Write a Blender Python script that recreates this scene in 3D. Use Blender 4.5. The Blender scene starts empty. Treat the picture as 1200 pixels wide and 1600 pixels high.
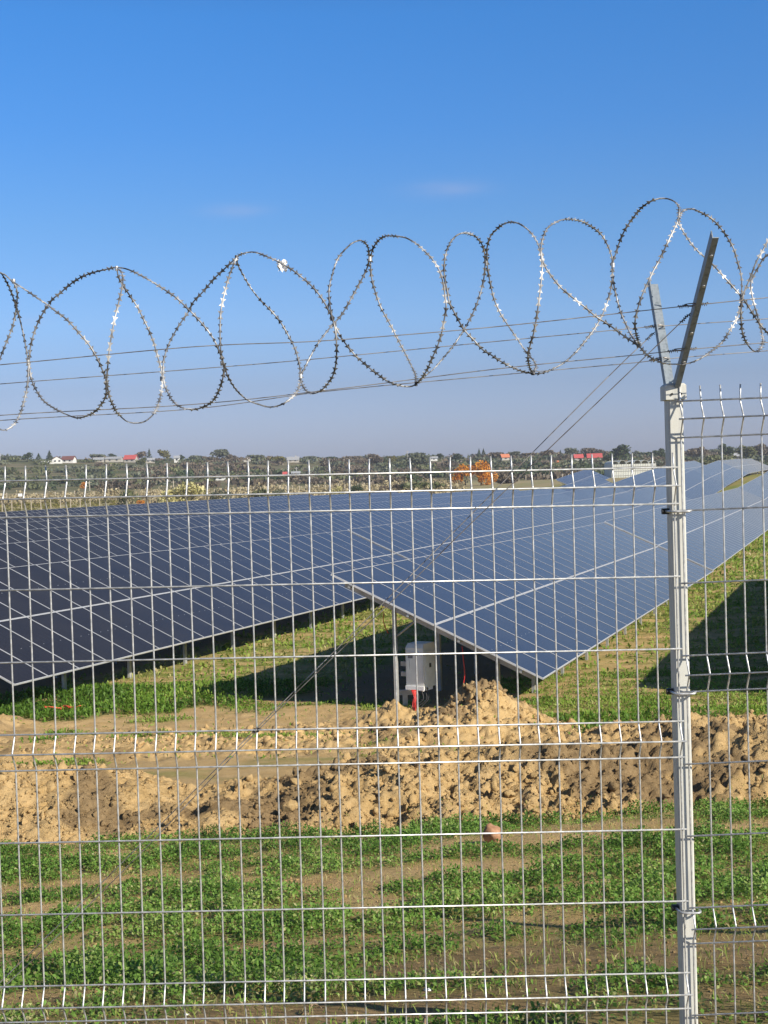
import bpy, math, random
import numpy as np
from mathutils import Vector, Matrix

SC = bpy.context.scene
COL = SC.collection
R = math.radians
rng = np.random.default_rng(7)
random.seed(7)

# ------------------------------------------------------------------ camera, sky, sun, exposure
F_PX, PITCH, ROLL = 2119.17, R(1.4205), R(1.7223)       # focal length in pixels of a 1200 px wide frame
cp, sp, cr, sr = math.cos(PITCH), math.sin(PITCH), math.cos(ROLL), math.sin(ROLL)
W_ = np.array([0, cp, -sp]); U0 = np.array([0, sp, cp]); R0 = np.array([1., 0, 0])
RV = cr * R0 - sr * U0
UV = sr * R0 + cr * U0
cam_d = bpy.data.cameras.new('camera'); cam = bpy.data.objects.new('camera', cam_d); COL.objects.link(cam)
cam_d.sensor_fit = 'HORIZONTAL'; cam_d.sensor_width = 36.0; cam_d.lens = F_PX / 1200 * 36
cam_d.clip_start = 0.05; cam_d.clip_end = 20000
cam.matrix_world = Matrix(((RV[0], UV[0], -W_[0], 0), (RV[1], UV[1], -W_[1], 0), (RV[2], UV[2], -W_[2], 0), (0, 0, 0, 1)))
SC.camera = cam

SUN_AZ, SUN_EL = R(132), R(31)                          # azimuth clockwise from +Y
world = bpy.data.worlds.new('World'); SC.world = world; world.use_nodes = True
nt = world.node_tree; nt.nodes.clear()
sky = nt.nodes.new('ShaderNodeTexSky'); sky.sky_type = 'NISHITA'; sky.sun_disc = False
sky.sun_elevation = SUN_EL; sky.sun_rotation = SUN_AZ
sky.altitude = 100; sky.air_density = 1.0; sky.dust_density = 1.2; sky.ozone_density = 2.0
bg = nt.nodes.new('ShaderNodeBackground'); bg.inputs['Strength'].default_value = 0.067
wo = nt.nodes.new('ShaderNodeOutputWorld')
# clear autumn sky: deeper blue higher up, dimmed overhead to cut ambient light, lavender grey towards the horizon, by elevation of the sky direction
wtc = nt.nodes.new('ShaderNodeTexCoord'); wsx = nt.nodes.new('ShaderNodeSeparateXYZ'); nt.links.new(wtc.outputs['Generated'], wsx.inputs[0])
def wm(op, a_, b_=None, c_=None):
    q = nt.nodes.new('ShaderNodeMath'); q.operation = op
    for i, v in enumerate((a_, b_, c_)):
        if v is None: continue
        if isinstance(v, (int, float)): q.inputs[i].default_value = v
        else: nt.links.new(v, q.inputs[i])
    return q.outputs[0]
wr = nt.nodes.new('ShaderNodeValToRGB'); we = wr.color_ramp.elements
TINT = [(0.0, (.76, .83, 1.36)), (.0318, (.67, .73, 1.17)), (.0692, (.59, .645, .955)), (.1156, (.60, .77, 1.10)), (.1834, (.478, .764, 1.106)), (.2485, (.363, .762, 1.222)), (.322, (.31, .79, 1.30)), (.46, (.26, .42, .60)), (1.0, (.22, .29, .38))]
for i, (p_, c_) in enumerate(TINT):
    e_ = we[i] if i < 2 else we.new(p_)
    e_.position = p_; e_.color = tuple(q * .7 for q in c_) + (1,)
nt.links.new(wsx.outputs['Z'], wr.inputs[0])
wmul = nt.nodes.new('ShaderNodeVectorMath'); wmul.operation = 'MULTIPLY'; nt.links.new(sky.outputs[0], wmul.inputs[0]); nt.links.new(wr.outputs[0], wmul.inputs[1])
wsc = nt.nodes.new('ShaderNodeVectorMath'); wsc.operation = 'SCALE'; wsc.inputs['Scale'].default_value = 2.0; nt.links.new(wmul.outputs[0], wsc.inputs[0])
# three faint wisps of cloud
yy = wm('MAXIMUM', wsx.outputs['Y'], .05); uu = wm('DIVIDE', wsx.outputs['X'], yy); vv_ = wm('DIVIDE', wsx.outputs['Z'], yy)
wn = nt.nodes.new('ShaderNodeTexNoise'); wn.inputs['Scale'].default_value = 30; wn.inputs['Detail'].default_value = 6
wmp = nt.nodes.new('ShaderNodeMapping'); wmp.inputs['Scale'].default_value = (1, 1, 4); nt.links.new(wtc.outputs['Generated'], wmp.inputs[0]); nt.links.new(wmp.outputs[0], wn.inputs['Vector'])
cl = None
for u0, v0, ra, rb, k_ in ((.0534, .2105, .026, .0060, 1.0), (-.1015, .1998, .024, .0050, .8), (-.255, .123, .014, .004, .45)):
    du = wm('DIVIDE', wm('SUBTRACT', uu, u0), ra); dv = wm('DIVIDE', wm('SUBTRACT', vv_, v0), rb)
    g_ = wm('MULTIPLY', wm('EXPONENT', wm('MULTIPLY', wm('ADD', wm('MULTIPLY', du, du), wm('MULTIPLY', dv, dv)), -1.0)), k_)
    cl = g_ if cl is None else wm('ADD', cl, g_)
cl = wm('MULTIPLY', cl, wm('MULTIPLY', wn.outputs['Fac'], 1.6))
wad = nt.nodes.new('ShaderNodeMix'); wad.data_type = 'RGBA'; wad.inputs['B'].default_value = (5.6, 5.6, 7.2, 1)
nt.links.new(wm('MULTIPLY', cl, .24), wad.inputs['Factor']); nt.links.new(wsc.outputs[0], wad.inputs['A'])
nt.links.new(wad.outputs['Result'], bg.inputs[0]); nt.links.new(bg.outputs[0], wo.inputs[0])

sd = bpy.data.lights.new('sun', 'SUN'); sd.energy = 5.0; sd.angle = R(0.53); sd.color = (1.0, 0.91, 0.76)
sun = bpy.data.objects.new('sun', sd); COL.objects.link(sun)
SDIR = Vector((math.sin(SUN_AZ) * math.cos(SUN_EL), math.cos(SUN_AZ) * math.cos(SUN_EL), math.sin(SUN_EL)))
sun.rotation_euler = SDIR.to_track_quat('Z', 'Y').to_euler(); sun.location = SDIR * 60
vs = SC.view_settings
vs.view_transform = 'Standard'; vs.look = 'None'; vs.gamma = 1.0; vs.use_curve_mapping = False; vs.exposure = 0.5


def ray(x, y):
    d = W_ + RV * (x - 600) / F_PX + UV * (800 - y) / F_PX
    return d / d[1]


def at(x, y, Y):
    """world point at depth Y that the photograph shows at pixel x, y"""
    return ray(x, y) * Y


def project(P):
    P = np.asarray(P, float); d = P @ W_
    return np.stack([600 + F_PX * (P @ RV) / d, 800 - F_PX * (P @ UV) / d], -1)


# ------------------------------------------------------------------ helpers
def tag(o, label=None, cat=None, group=None, kind=None):
    if label: o['label'] = label
    if cat: o['category'] = cat
    if group: o['group'] = group
    if kind: o['kind'] = kind
    return o


def empty(name, loc=(0, 0, 0), label=None, cat=None, group=None):
    o = bpy.data.objects.new(name, None); COL.objects.link(o); o.location = loc
    o.empty_display_size = 0.1
    return tag(o, label, cat, group)


def link(name, me, parent=None):
    o = bpy.data.objects.new(name, me); COL.objects.link(o)
    if parent: o.parent = parent
    return o


def np_mesh(name, V, F, mats, attrs=None, smooth=False, midx=None):
    V = np.asarray(V, np.float32); F = np.asarray(F, np.int32)
    me = bpy.data.meshes.new(name)
    m, k = F.shape
    me.vertices.add(len(V)); me.vertices.foreach_set('co', V.ravel())
    me.loops.add(m * k); me.loops.foreach_set('vertex_index', F.ravel())
    me.polygons.add(m); me.polygons.foreach_set('loop_start', np.arange(m, dtype=np.int32) * k)
    if midx is not None: me.polygons.foreach_set('material_index', np.asarray(midx, np.int32))
    if smooth: me.polygons.foreach_set('use_smooth', np.ones(m, bool))
    for mt in mats: me.materials.append(mt)
    for an, av in (attrs or {}).items():
        a = me.attributes.new(an, 'FLOAT', 'POINT'); a.data.foreach_set('value', np.asarray(av, np.float32))
    me.update(calc_edges=True)
    return me


class MB:
    """collects boxes, bars and tubes into one mesh"""
    def __init__(s): s.v = []; s.f = []; s.m = []
    def add(s, vs, fs, m=0):
        b = len(s.v); s.v += [tuple(map(float, p)) for p in vs]
        s.f += [tuple(i + b for i in f) for f in fs]; s.m += [m] * len(fs)
    def box(s, c, ax, m=0):
        """c centre, ax three half-axis vectors"""
        c = np.array(c, float); a = [np.array(x, float) for x in ax]
        vs = [c + i * a[0] + j * a[1] + k * a[2] for k in (-1, 1) for j in (-1, 1) for i in (-1, 1)]
        s.add(vs, [(0, 2, 3, 1), (4, 5, 7, 6), (0, 1, 5, 4), (2, 6, 7, 3), (0, 4, 6, 2), (1, 3, 7, 5)], m)
    def abox(s, x0, x1, y0, y1, z0, z1, m=0):
        s.box(((x0 + x1) / 2, (y0 + y1) / 2, (z0 + z1) / 2), ((abs(x1 - x0) / 2, 0, 0), (0, abs(y1 - y0) / 2, 0), (0, 0, abs(z1 - z0) / 2)), m)
    def prism(s, prof, p0, p1, ux, uy, m=0):
        """profile (2-D points) swept from p0 to p1"""
        p0, p1, ux, uy = (np.array(q, float) for q in (p0, p1, ux, uy)); n = len(prof)
        vs = [p0 + ux * a + uy * b for a, b in prof] + [p1 + ux * a + uy * b for a, b in prof]
        s.add(vs, [tuple(range(n))[::-1], tuple(range(n, 2 * n))] + [(i, (i + 1) % n, n + (i + 1) % n, n + i) for i in range(n)], m)
    def tube(s, P, r, n=6, m=0, cap=True):
        P = np.asarray(P, float); N = len(P); r = np.broadcast_to(np.asarray(r, float), (N,))
        T = np.gradient(P, axis=0); T /= np.linalg.norm(T, axis=1)[:, None] + 1e-12
        ref = np.array([0, 0, 1.]) if abs(T[0, 2]) < .9 else np.array([1., 0, 0])
        u = np.cross(T[0], ref); u /= np.linalg.norm(u); vs = []
        for i in range(N):
            u = u - T[i] * (u @ T[i]); u /= np.linalg.norm(u) + 1e-12; w = np.cross(T[i], u)
            for k in range(n):
                a = 2 * math.pi * k / n; vs.append(P[i] + r[i] * (math.cos(a) * u + math.sin(a) * w))
        fs = [(i * n + k, i * n + (k + 1) % n, (i + 1) * n + (k + 1) % n, (i + 1) * n + k) for i in range(N - 1) for k in range(n)]
        if cap: fs += [tuple(range(n))[::-1], tuple(range((N - 1) * n, N * n))]
        s.add(vs, fs, m)
    def build(s, name, mats, parent=None, smooth=False):
        if not isinstance(mats, (list, tuple)): mats = [mats]
        me = bpy.data.meshes.new(name); me.from_pydata(s.v, [], s.f)
        for mt in mats: me.materials.append(mt)
        me.polygons.foreach_set('material_index', s.m)
        if smooth: me.polygons.foreach_set('use_smooth', [True] * len(s.f))
        me.update()
        return link(name, me, parent)


def catmull(P, step):
    P = np.asarray(P, float); Q = np.vstack([2 * P[0] - P[1], P, 2 * P[-1] - P[-2]]); out = []
    for i in range(1, len(Q) - 2):
        n = max(2, int(np.linalg.norm(Q[i + 1] - Q[i]) / step))
        for t in np.arange(n) / n:
            a, b, c, d = Q[i - 1], Q[i], Q[i + 1], Q[i + 2]
            out.append(.5 * (2 * b + (c - a) * t + (2 * a - 5 * b + 4 * c - d) * t * t + (3 * b - a - 3 * c + d) * t ** 3))
    out.append(P[-1]); return np.array(out)


# numpy value noise
_perm = np.random.default_rng(3).random((256, 256))
def vnoise(x, y):
    xi = np.floor(x).astype(int); yi = np.floor(y).astype(int); fx = x - xi; fy = y - yi
    fx = fx * fx * (3 - 2 * fx); fy = fy * fy * (3 - 2 * fy)
    g = lambda a, b: _perm[a & 255, b & 255]
    return (g(xi, yi) * (1 - fx) + g(xi + 1, yi) * fx) * (1 - fy) + (g(xi, yi + 1) * (1 - fx) + g(xi + 1, yi + 1) * fx) * fy - .5
def fbm(x, y, o=4, g=.5):
    s = 0; a = 1
    for k in range(o): s = s + a * vnoise(x * 2 ** k + 17.3 * k, y * 2 ** k + 9.1 * k); a *= g
    return s
def sst(a, b, x):
    t = np.clip((x - a) / (b - a), 0, 1); return t * t * (3 - 2 * t)


# ------------------------------------------------------------------ materials
def mat(name, base=(.5, .5, .5), rough=.6, metal=0.0, spec=.5):
    m = bpy.data.materials.new(name); m.use_nodes = True; b = m.node_tree.nodes['Principled BSDF']
    b.inputs['Base Color'].default_value = (*base, 1); b.inputs['Roughness'].default_value = rough
    b.inputs['Metallic'].default_value = metal; b.inputs['Specular IOR Level'].default_value = spec
    return m, m.node_tree, b


def noise_mix(t, sock, cols, scale=5, detail=4, coord='Object', stretch=(1, 1, 1), lo=.35, hi=.65, rough=.55):
    """colour ramp over noise into a socket; returns the noise node"""
    n = t.nodes; tc = n.new('ShaderNodeTexCoord'); mp = n.new('ShaderNodeMapping'); mp.inputs['Scale'].default_value = stretch
    t.links.new(tc.outputs[coord], mp.inputs['Vector'])
    no = n.new('ShaderNodeTexNoise'); no.inputs['Scale'].default_value = scale; no.inputs['Detail'].default_value = detail; no.inputs['Roughness'].default_value = rough
    t.links.new(mp.outputs[0], no.inputs['Vector'])
    cr_ = n.new('ShaderNodeValToRGB'); e = cr_.color_ramp.elements
    for i, c in enumerate(cols):
        p = lo + (hi - lo) * i / max(1, len(cols) - 1)
        if i < 2: e[i].position = p; e[i].color = (*c, 1)
        else: q = e.new(p); q.color = (*c, 1)
    t.links.new(no.outputs['Fac'], cr_.inputs[0]); t.links.new(cr_.outputs[0], sock)
    return no


def bump(t, b, height, dist=.01, strength=.6):
    bn = t.nodes.new('ShaderNodeBump'); bn.inputs['Distance'].default_value = dist; bn.inputs['Strength'].default_value = strength
    t.links.new(height, bn.inputs['Height']); t.links.new(bn.outputs[0], b.inputs['Normal'])


M = {}
m, t, b = mat('galvanised_wire', (.72, .73, .73), .38, .55); noise_mix(t, b.inputs['Base Color'], [(.38, .39, .40), (.66, .66, .65)], 60); M['wire'] = m
m, t, b = mat('galvanised_post', (.6, .6, .58), .55, 0.0); n_ = noise_mix(t, b.inputs['Base Color'], [(.44, .44, .41), (.54, .54, .50), (.49, .49, .46)], 9, 6, stretch=(6, 6, .6)); bump(t, b, n_.outputs['Fac'], .002, .2); M['post'] = m
m, t, b = mat('zinc_angle', (.45, .46, .47), .55, .15); n_ = noise_mix(t, b.inputs['Base Color'], [(.15, .18, .21), (.24, .28, .32), (.19, .22, .26)], 70, 5); bump(t, b, n_.outputs['Fac'], .001, .3); M['angle'] = m
m, t, b = mat('razor_tape', (.75, .75, .75), .58, .4, .35); noise_mix(t, b.inputs['Base Color'], [(.06, .06, .065), (.22, .22, .225), (.55, .55, .55)], 24, 3); M['razor'] = m
m, t, b = mat('dull_wire', (.22, .2, .19), .5, .6); noise_mix(t, b.inputs['Base Color'], [(.13, .11, .10), (.4, .38, .36)], 18, 4); M['dullwire'] = m
m, t, b = mat('black_rubber', (.015, .016, .018), .5); M['black'] = m
m, t, b = mat('red_cable', (.55, .03, .03), .45); noise_mix(t, b.inputs['Base Color'], [(.42, .02, .02), (.6, .05, .04)], 8); M['red'] = m
m, t, b = mat('orange_conduit', (.75, .12, .05), .5); noise_mix(t, b.inputs['Base Color'], [(.6, .07, .03), (.8, .17, .07)], 6); M['orange'] = m
m, t, b = mat('painted_box', (.72, .72, .68), .45); noise_mix(t, b.inputs['Base Color'], [(.66, .66, .62), (.76, .76, .72)], 5); M['box'] = m
m, t, b = mat('white_plastic', (.8, .8, .8), .5); noise_mix(t, b.inputs['Base Color'], [(.72, .72, .73), (.85, .85, .85)], 40); M['white'] = m
m, t, b = mat('wood_post', (.42, .36, .28), .85); noise_mix(t, b.inputs['Base Color'], [(.34, .29, .22), (.52, .46, .37)], 2); M['wood'] = m
m, t, b = mat('twig', (.2, .14, .09), .8); noise_mix(t, b.inputs['Base Color'], [(.13, .09, .05), (.3, .22, .14)], 20); M['twig'] = m

# photovoltaic glass: navy cells behind glass, faint cell and bus-bar pattern in module coordinates
m, t, b = mat('solar_glass', (.012, .016, .045), .06, 0, .5)
n = t.nodes; tc = n.new('ShaderNodeTexCoord')
sx = n.new('ShaderNodeSeparateXYZ'); t.links.new(tc.outputs['Object'], sx.inputs[0])
def mnode(op, a, bv=None, c=None):
    q = n.new('ShaderNodeMath'); q.operation = op
    for i, v in enumerate((a, bv, c)):
        if v is None: continue
        if isinstance(v, (int, float)): q.inputs[i].default_value = v
        else: t.links.new(v, q.inputs[i])
    return q.outputs[0]
def stripe(sock, period, width):
    fr = mnode('FRACT', mnode('DIVIDE', sock, period)); return mnode('LESS_THAN', fr, width / period)
ln = mnode('MAXIMUM', mnode('MULTIPLY', stripe(sx.outputs['X'], .1885, .004), 1.0), mnode('MULTIPLY', stripe(sx.outputs['Y'], .0945, .0022), .7))
bb = mnode('MULTIPLY', stripe(sx.outputs['X'], .0189, .0014), .5)
ln = mnode('MAXIMUM', ln, bb)
mx = n.new('ShaderNodeMix'); mx.data_type = 'RGBA'; mx.inputs['A'].default_value = (.005, .007, .017, 1); mx.inputs['B'].default_value = (.022, .027, .042, 1)
t.links.new(ln, mx.inputs['Factor']); t.links.new(mx.outputs['Result'], b.inputs['Base Color'])
b.inputs['IOR'].default_value = 1.27; b.inputs['Roughness'].default_value = .12
b.inputs['Sheen Weight'].default_value = 0; b.inputs['Sheen Roughness'].default_value = .32; b.inputs['Sheen Tint'].default_value = (1, .82, .60, 1)   # settled dust
lw = n.new('ShaderNodeLayerWeight'); lw.inputs['Blend'].default_value = .5
cosv = mnode('MAXIMUM', mnode('SUBTRACT', 1.0, lw.outputs['Facing']), .02)
dn_ = n.new('ShaderNodeTexNoise'); dn_.inputs['Scale'].default_value = 1.3; dn_.inputs['Detail'].default_value = 4
oi = n.new('ShaderNodeObjectInfo'); dmp_ = n.new('ShaderNodeVectorMath'); dmp_.operation = 'ADD'; t.links.new(tc.outputs['Object'], dmp_.inputs[0]); t.links.new(oi.outputs['Location'], dmp_.inputs[1]); t.links.new(dmp_.outputs[0], dn_.inputs['Vector'])
tau = mnode('MULTIPLY', mnode('ADD', mnode('MULTIPLY', dn_.outputs['Fac'], .8), .6), -.014)   # optical depth of the dust film
dfac = mnode('SUBTRACT', 1.0, mnode('EXPONENT', mnode('DIVIDE', tau, cosv)))
dd = n.new('ShaderNodeBsdfDiffuse'); dd.inputs['Color'].default_value = (.40, .37, .31, 1)
mxs = n.new('ShaderNodeMixShader'); t.links.new(dfac, mxs.inputs[0]); t.links.new(b.outputs[0], mxs.inputs[1]); t.links.new(dd.outputs[0], mxs.inputs[2])
t.links.new(mxs.outputs[0], n['Material Output'].inputs['Surface'])
M['glass'] = m
m, t, b = mat('module_frame', (.66, .67, .69), .42, .35); noise_mix(t, b.inputs['Base Color'], [(.58, .59, .61), (.68, .69, .71)], 4); M['frame'] = m
m, t, b = mat('steel_leg', (.42, .43, .43), .5, .4); noise_mix(t, b.inputs['Base Color'], [(.34, .35, .35), (.5, .51, .5)], 5); M['leg'] = m
m, t, b = mat('module_back', (.16, .17, .19), .6); noise_mix(t, b.inputs['Base Color'], [(.12, .13, .15), (.2, .21, .23)], 6); M['back'] = m
m, t, b = mat('cell_joint', (.42, .45, .5), .5); noise_mix(t, b.inputs['Base Color'], [(.36, .39, .44), (.5, .53, .58)], 30); M['joint'] = m


def leaf_mat(name, cols, trans=.35, rough=.55):
    mm = bpy.data.materials.new(name); mm.use_nodes = True; tt = mm.node_tree; bb_ = tt.nodes['Principled BSDF']; nn = tt.nodes
    at_ = nn.new('ShaderNodeAttribute'); at_.attribute_name = 'tint'
    cr_ = nn.new('ShaderNodeValToRGB'); e = cr_.color_ramp.elements
    for i, c in enumerate(cols):
        p = i / (len(cols) - 1)
        if i == 0: e[0].position = p; e[0].color = (*c, 1)
        elif i == len(cols) - 1: e[-1].position = p; e[-1].color = (*c, 1)
        else: q = e.new(p); q.color = (*c, 1)
    tt.links.new(at_.outputs['Fac'], cr_.inputs[0]); tt.links.new(cr_.outputs[0], bb_.inputs['Base Color'])
    bb_.inputs['Roughness'].default_value = rough; bb_.inputs['Specular IOR Level'].default_value = .25
    tr = nn.new('ShaderNodeBsdfTranslucent'); tt.links.new(cr_.outputs[0], tr.inputs['Color'])
    ms = nn.new('ShaderNodeMixShader'); ms.inputs[0].default_value = trans
    tt.links.new(bb_.outputs[0], ms.inputs[1]); tt.links.new(tr.outputs[0], ms.inputs[2])
    tt.links.new(ms.outputs[0], nn['Material Output'].inputs['Surface'])
    return mm


M['weed'] = leaf_mat('weed_leaf', [(.06, .12, .022), (.115, .225, .038), (.175, .315, .058), (.28, .38, .10), (.46, .43, .22)])
M['grass'] = leaf_mat('field_grass', [(.08, .16, .022), (.15, .27, .035), (.24, .345, .055), (.36, .38, .12), (.5, .43, .23)])
M['t_dark'] = leaf_mat('dark_foliage', [(.035, .052, .024), (.055, .08, .034), (.085, .11, .05)], .15)
M['t_olive'] = leaf_mat('olive_foliage', [(.085, .095, .042), (.13, .145, .066), (.20, .205, .095)], .2)
M['t_grey'] = leaf_mat('grey_green_foliage', [(.08, .095, .062), (.125, .14, .09), (.185, .195, .13)], .2)
M['t_brown'] = leaf_mat('brown_foliage', [(.10, .078, .055), (.15, .12, .085), (.22, .175, .125)], .2)
M['t_yellow'] = leaf_mat('yellow_green_foliage', [(.10, .10, .03), (.17, .16, .045), (.26, .22, .07)], .25)
M['t_pale'] = leaf_mat('pale_foliage', [(.30, .28, .10), (.5, .46, .2), (.66, .6, .32)], .25)
M['t_orange'] = leaf_mat('autumn_foliage', [(.36, .13, .02), (.62, .25, .03), (.75, .38, .05)], .25)
M['dry'] = leaf_mat('dry_brush', [(.24, .20, .12), (.37, .31, .185), (.48, .41, .26)], .2)
m, t, b = mat('bark', (.12, .09, .07), .9); noise_mix(t, b.inputs['Base Color'], [(.08, .06, .045), (.17, .13, .10)], 3); M['bark'] = m
m, t, b = mat('clay_clod', (.42, .29, .16), .95, 0, .1)
n_ = noise_mix(t, b.inputs['Base Color'], [(.28, .175, .08), (.45, .30, .145), (.55, .395, .205)], 9, 6); bump(t, b, n_.outputs['Fac'], .012, .8); M['clod'] = m
m, t, b = mat('red_clay', (.36, .20, .12), .95, 0, .1)
n_ = noise_mix(t, b.inputs['Base Color'], [(.27, .14, .08), (.44, .26, .16)], 14, 5); bump(t, b, n_.outputs['Fac'], .01, .8); M['redclod'] = m
def wallmat(name, c1, c2, s=1.5):
    m, t, b = mat(name, c1, .85); noise_mix(t, b.inputs['Base Color'], [c1, c2], s); return m
M['w_white'] = wallmat('white_render', (.6, .59, .55), (.7, .69, .66)); M['w_pale'] = wallmat('pale_render', (.34, .32, .28), (.44, .41, .36))
M['w_grey'] = wallmat('grey_render', (.36, .35, .33), (.45, .44, .42)); M['r_red'] = wallmat('red_tiles', (.40, .06, .06), (.5, .10, .09), 3)
M['r_dark'] = wallmat('dark_red_tiles', (.13, .05, .045), (.19, .075, .06), 3); M['r_grey'] = wallmat('grey_roofing', (.25, .26, .28), (.36, .37, .39), 3)
M['r_orange'] = wallmat('orange_tiles', (.45, .14, .07), (.55, .2, .1), 3); M['pane'] = mat('window_pane', (.03, .035, .045), .1)[0]
M['film'] = wallmat('greenhouse_film', (.55, .56, .5), (.72, .72, .66), 4)

# ------------------------------------------------------------------ terrain
_by = np.array([-400, 0, 3.5, 4.5, 5.8, 8, 10.3, 13, 16, 20, 23, 27, 34, 45, 70, 230, 330, 420, 5000.])
_bz = np.array([-1.6, -1.58, -1.62, -1.78, -2.06, -2.36, -2.64, -3.0, -3.5, -4.0, -4.32, -4.52, -4.66, -4.72, -4.76, -4.76, -2.9, -1.4, -1.4])
def base_z(Y):
    return (np.interp(Y - .6, _by, _bz) + np.interp(Y, _by, _bz) * 2 + np.interp(Y + .6, _by, _bz)) / 4


def large_z(X, Y):
    z = base_z(Y)
    z = z + .05 * X * (1 - sst(8, 16, Y)) * sst(-60, 0, Y)
    near = 1 - sst(230, 380, Y)
    u = X * .9414 - Y * .3372
    y0 = np.interp(u, [-45, -18], [200, 118])
    rise = .0072 * np.clip(Y - 42, 0, 130) * sst(-20, -8, u) + 3.4 * np.clip((Y - y0) / 80, 0, 1) * np.clip((X - 18) / 18, 0, 1)
    z = z + rise * near
    z = z - .05 * np.clip((-X - 12) / 10, 0, 5) * sst(35, 60, Y) * near
    crest = np.interp(X, [-2500, -300, -226, 0, 226, 2500], [21, 21, 19.6, 11.8, 10.6, 10.6])
    z = z + crest * sst(400, 800, Y) - 45 * sst(900, 2600, Y)
    z = z + 1.6 * fbm(X / 70 + 4, Y / 70, 3) * sst(380, 520, Y)
    return z


def worley(x, y):
    xi = np.floor(x).astype(int); yi = np.floor(y).astype(int); best = np.full(np.shape(x), 9.); rid = np.zeros(np.shape(x))
    for dx in (-1, 0, 1):
        for dy in (-1, 0, 1):
            a_ = (xi + dx) & 255; b_ = (yi + dy) & 255
            d_ = np.hypot(xi + dx + _perm[a_, b_] - x, yi + dy + _perm[b_, a_ ^ 91] - y); m_ = d_ < best
            best = np.where(m_, d_, best); rid = np.where(m_, _perm[(a_ * 7 + 13) & 255, (b_ * 3 + 5) & 255], rid)
    return best, rid


def lumps(X, Y, s_):
    wx = X * s_ + .8 * fbm(X * s_ * .9, Y * s_ * .9, 2); wy = Y * s_ + .8 * fbm(X * s_ * .9 + 40, Y * s_ * .9 + 7, 2)
    d_, r_ = worley(wx, wy); return np.clip(1.05 - (d_ / .62) ** 2, 0, 1) ** .6 * (.25 + r_ ** 1.5)


def ridge_front(X): return 10.08 + .42 * (1 - sst(-2.4, -.5, X)) + .32 * fbm(X * .45 + 3, X * 0 + 1.5, 3) - .25 * sst(2.3, 3.4, X)
def dirt_amount(X, Y):
    """how much loose spoil lies at a point"""
    f = ridge_front(X)
    a = sst(f, f + .18, Y) * (1 - sst(13.2, 14.2, Y))
    m2 = np.exp(-(((X - 1.55) / 1.15) ** 2 + ((Y - 21.6) / 1.7) ** 2))
    m3 = np.exp(-(((X - .1) / .4) ** 2 + ((Y - 24.3) / .6) ** 2))
    m4 = np.exp(-(((X + 7.6) / .8) ** 2 + ((Y - 25.2) / .8) ** 2))
    m5 = .75 * sst(18.4, 19.4, Y) * (1 - sst(24, 26.5, Y)) * (1 - sst(1.2, 2.4, X)) * sst(-.45, .2, fbm(X * .7 + 1, Y * .9, 3))
    return np.clip(a + m5 + sst(.12, .35, m2) + sst(.2, .5, m3) + sst(.3, .6, m4), 0, 1)


def height(X, Y):
    X = np.asarray(X, float); Y = np.asarray(Y, float)
    z = large_z(X, Y)
    f = ridge_front(X)
    relief = .55 + .45 * sst(-1.6, .2, X + .5 * fbm(X * .8, Y * .8 + 3, 2)) * np.clip(1 + .8 * fbm(X * .9 + 5, Y * 1.1, 2), .5, 1.2)
    crest = .34 + .10 * sst(-1.2, .6, X) + .16 * fbm(X * .6 + 9, X * 0 + 4, 3) + .10 * sst(1.4, 3.0, X) - .10 * np.exp(-((X + 1.55) / .5) ** 2)
    prof = sst(f, f + 1.5, Y) * (1 - sst(12.0, 13.6, Y))
    z = z + crest * prof
    rough = dirt_amount(X, Y)
    nearr = 1 - sst(14, 19, Y)
    z = z + rough * (1 - nearr) * (.10 * (.25 - np.abs(fbm(X * 3.2, Y * 3.2, 4))) + .04 * lumps(X, Y, 2.6) + .08 * lumps(X + 5, Y, 7.) - .04)
    z = z + rough * (.12 * fbm(X * 2.2, Y * 2.2, 5, .6) + nearr * relief * (.03 * lumps(X, Y, 4.2) + .05 * lumps(X + 3.3, Y, 9.5) + .038 * lumps(X, Y + 7.7, 19.) + .02 * fbm(X * 16, Y * 16, 2) + .07 * (.25 - np.abs(fbm(X * 5.5, Y * 5.5, 3))) - .05))
    z = z + (.72 + .25 * fbm(X * 1.7, Y * 1.7, 4)) * (np.exp(-(((X - 1.62) / .86) ** 2 + ((Y - 22.0) / 1.0) ** 2)) + .42 * np.exp(-(((X - .9) / 1.0) ** 2 + ((Y - 20.6) / 1.1) ** 2)))
    z = z + .28 * np.exp(-(((X - .05) / .4) ** 2 + ((Y - 24.3) / .5) ** 2))
    z = z + .16 * np.exp(-(((X + 7.6) / .8) ** 2 + ((Y - 25.2) / .8) ** 2))
    # low lip of the old trench behind the ridge
    lip = sst(19.0, 19.5, Y + .5 * fbm(X * .5, Y * 0 + 7, 3)) * (1 - sst(20.4, 23, Y)) * (1 - sst(1.5, 2.6, X))
    z = z + .10 * lip
    fade = 1 - sst(60, 200, Y)
    z = z + fade * (.05 * fbm(X * .8 + 2, Y * .8, 4) + .018 * fbm(X * 5, Y * 5, 3)) * sst(2.5, 4, Y)
    return z


def ell(X, Y, cx, cy, rx, ry): return np.exp(-(((X - cx) / rx) ** 2 + ((Y - cy) / ry) ** 2) ** 1.5)


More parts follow.
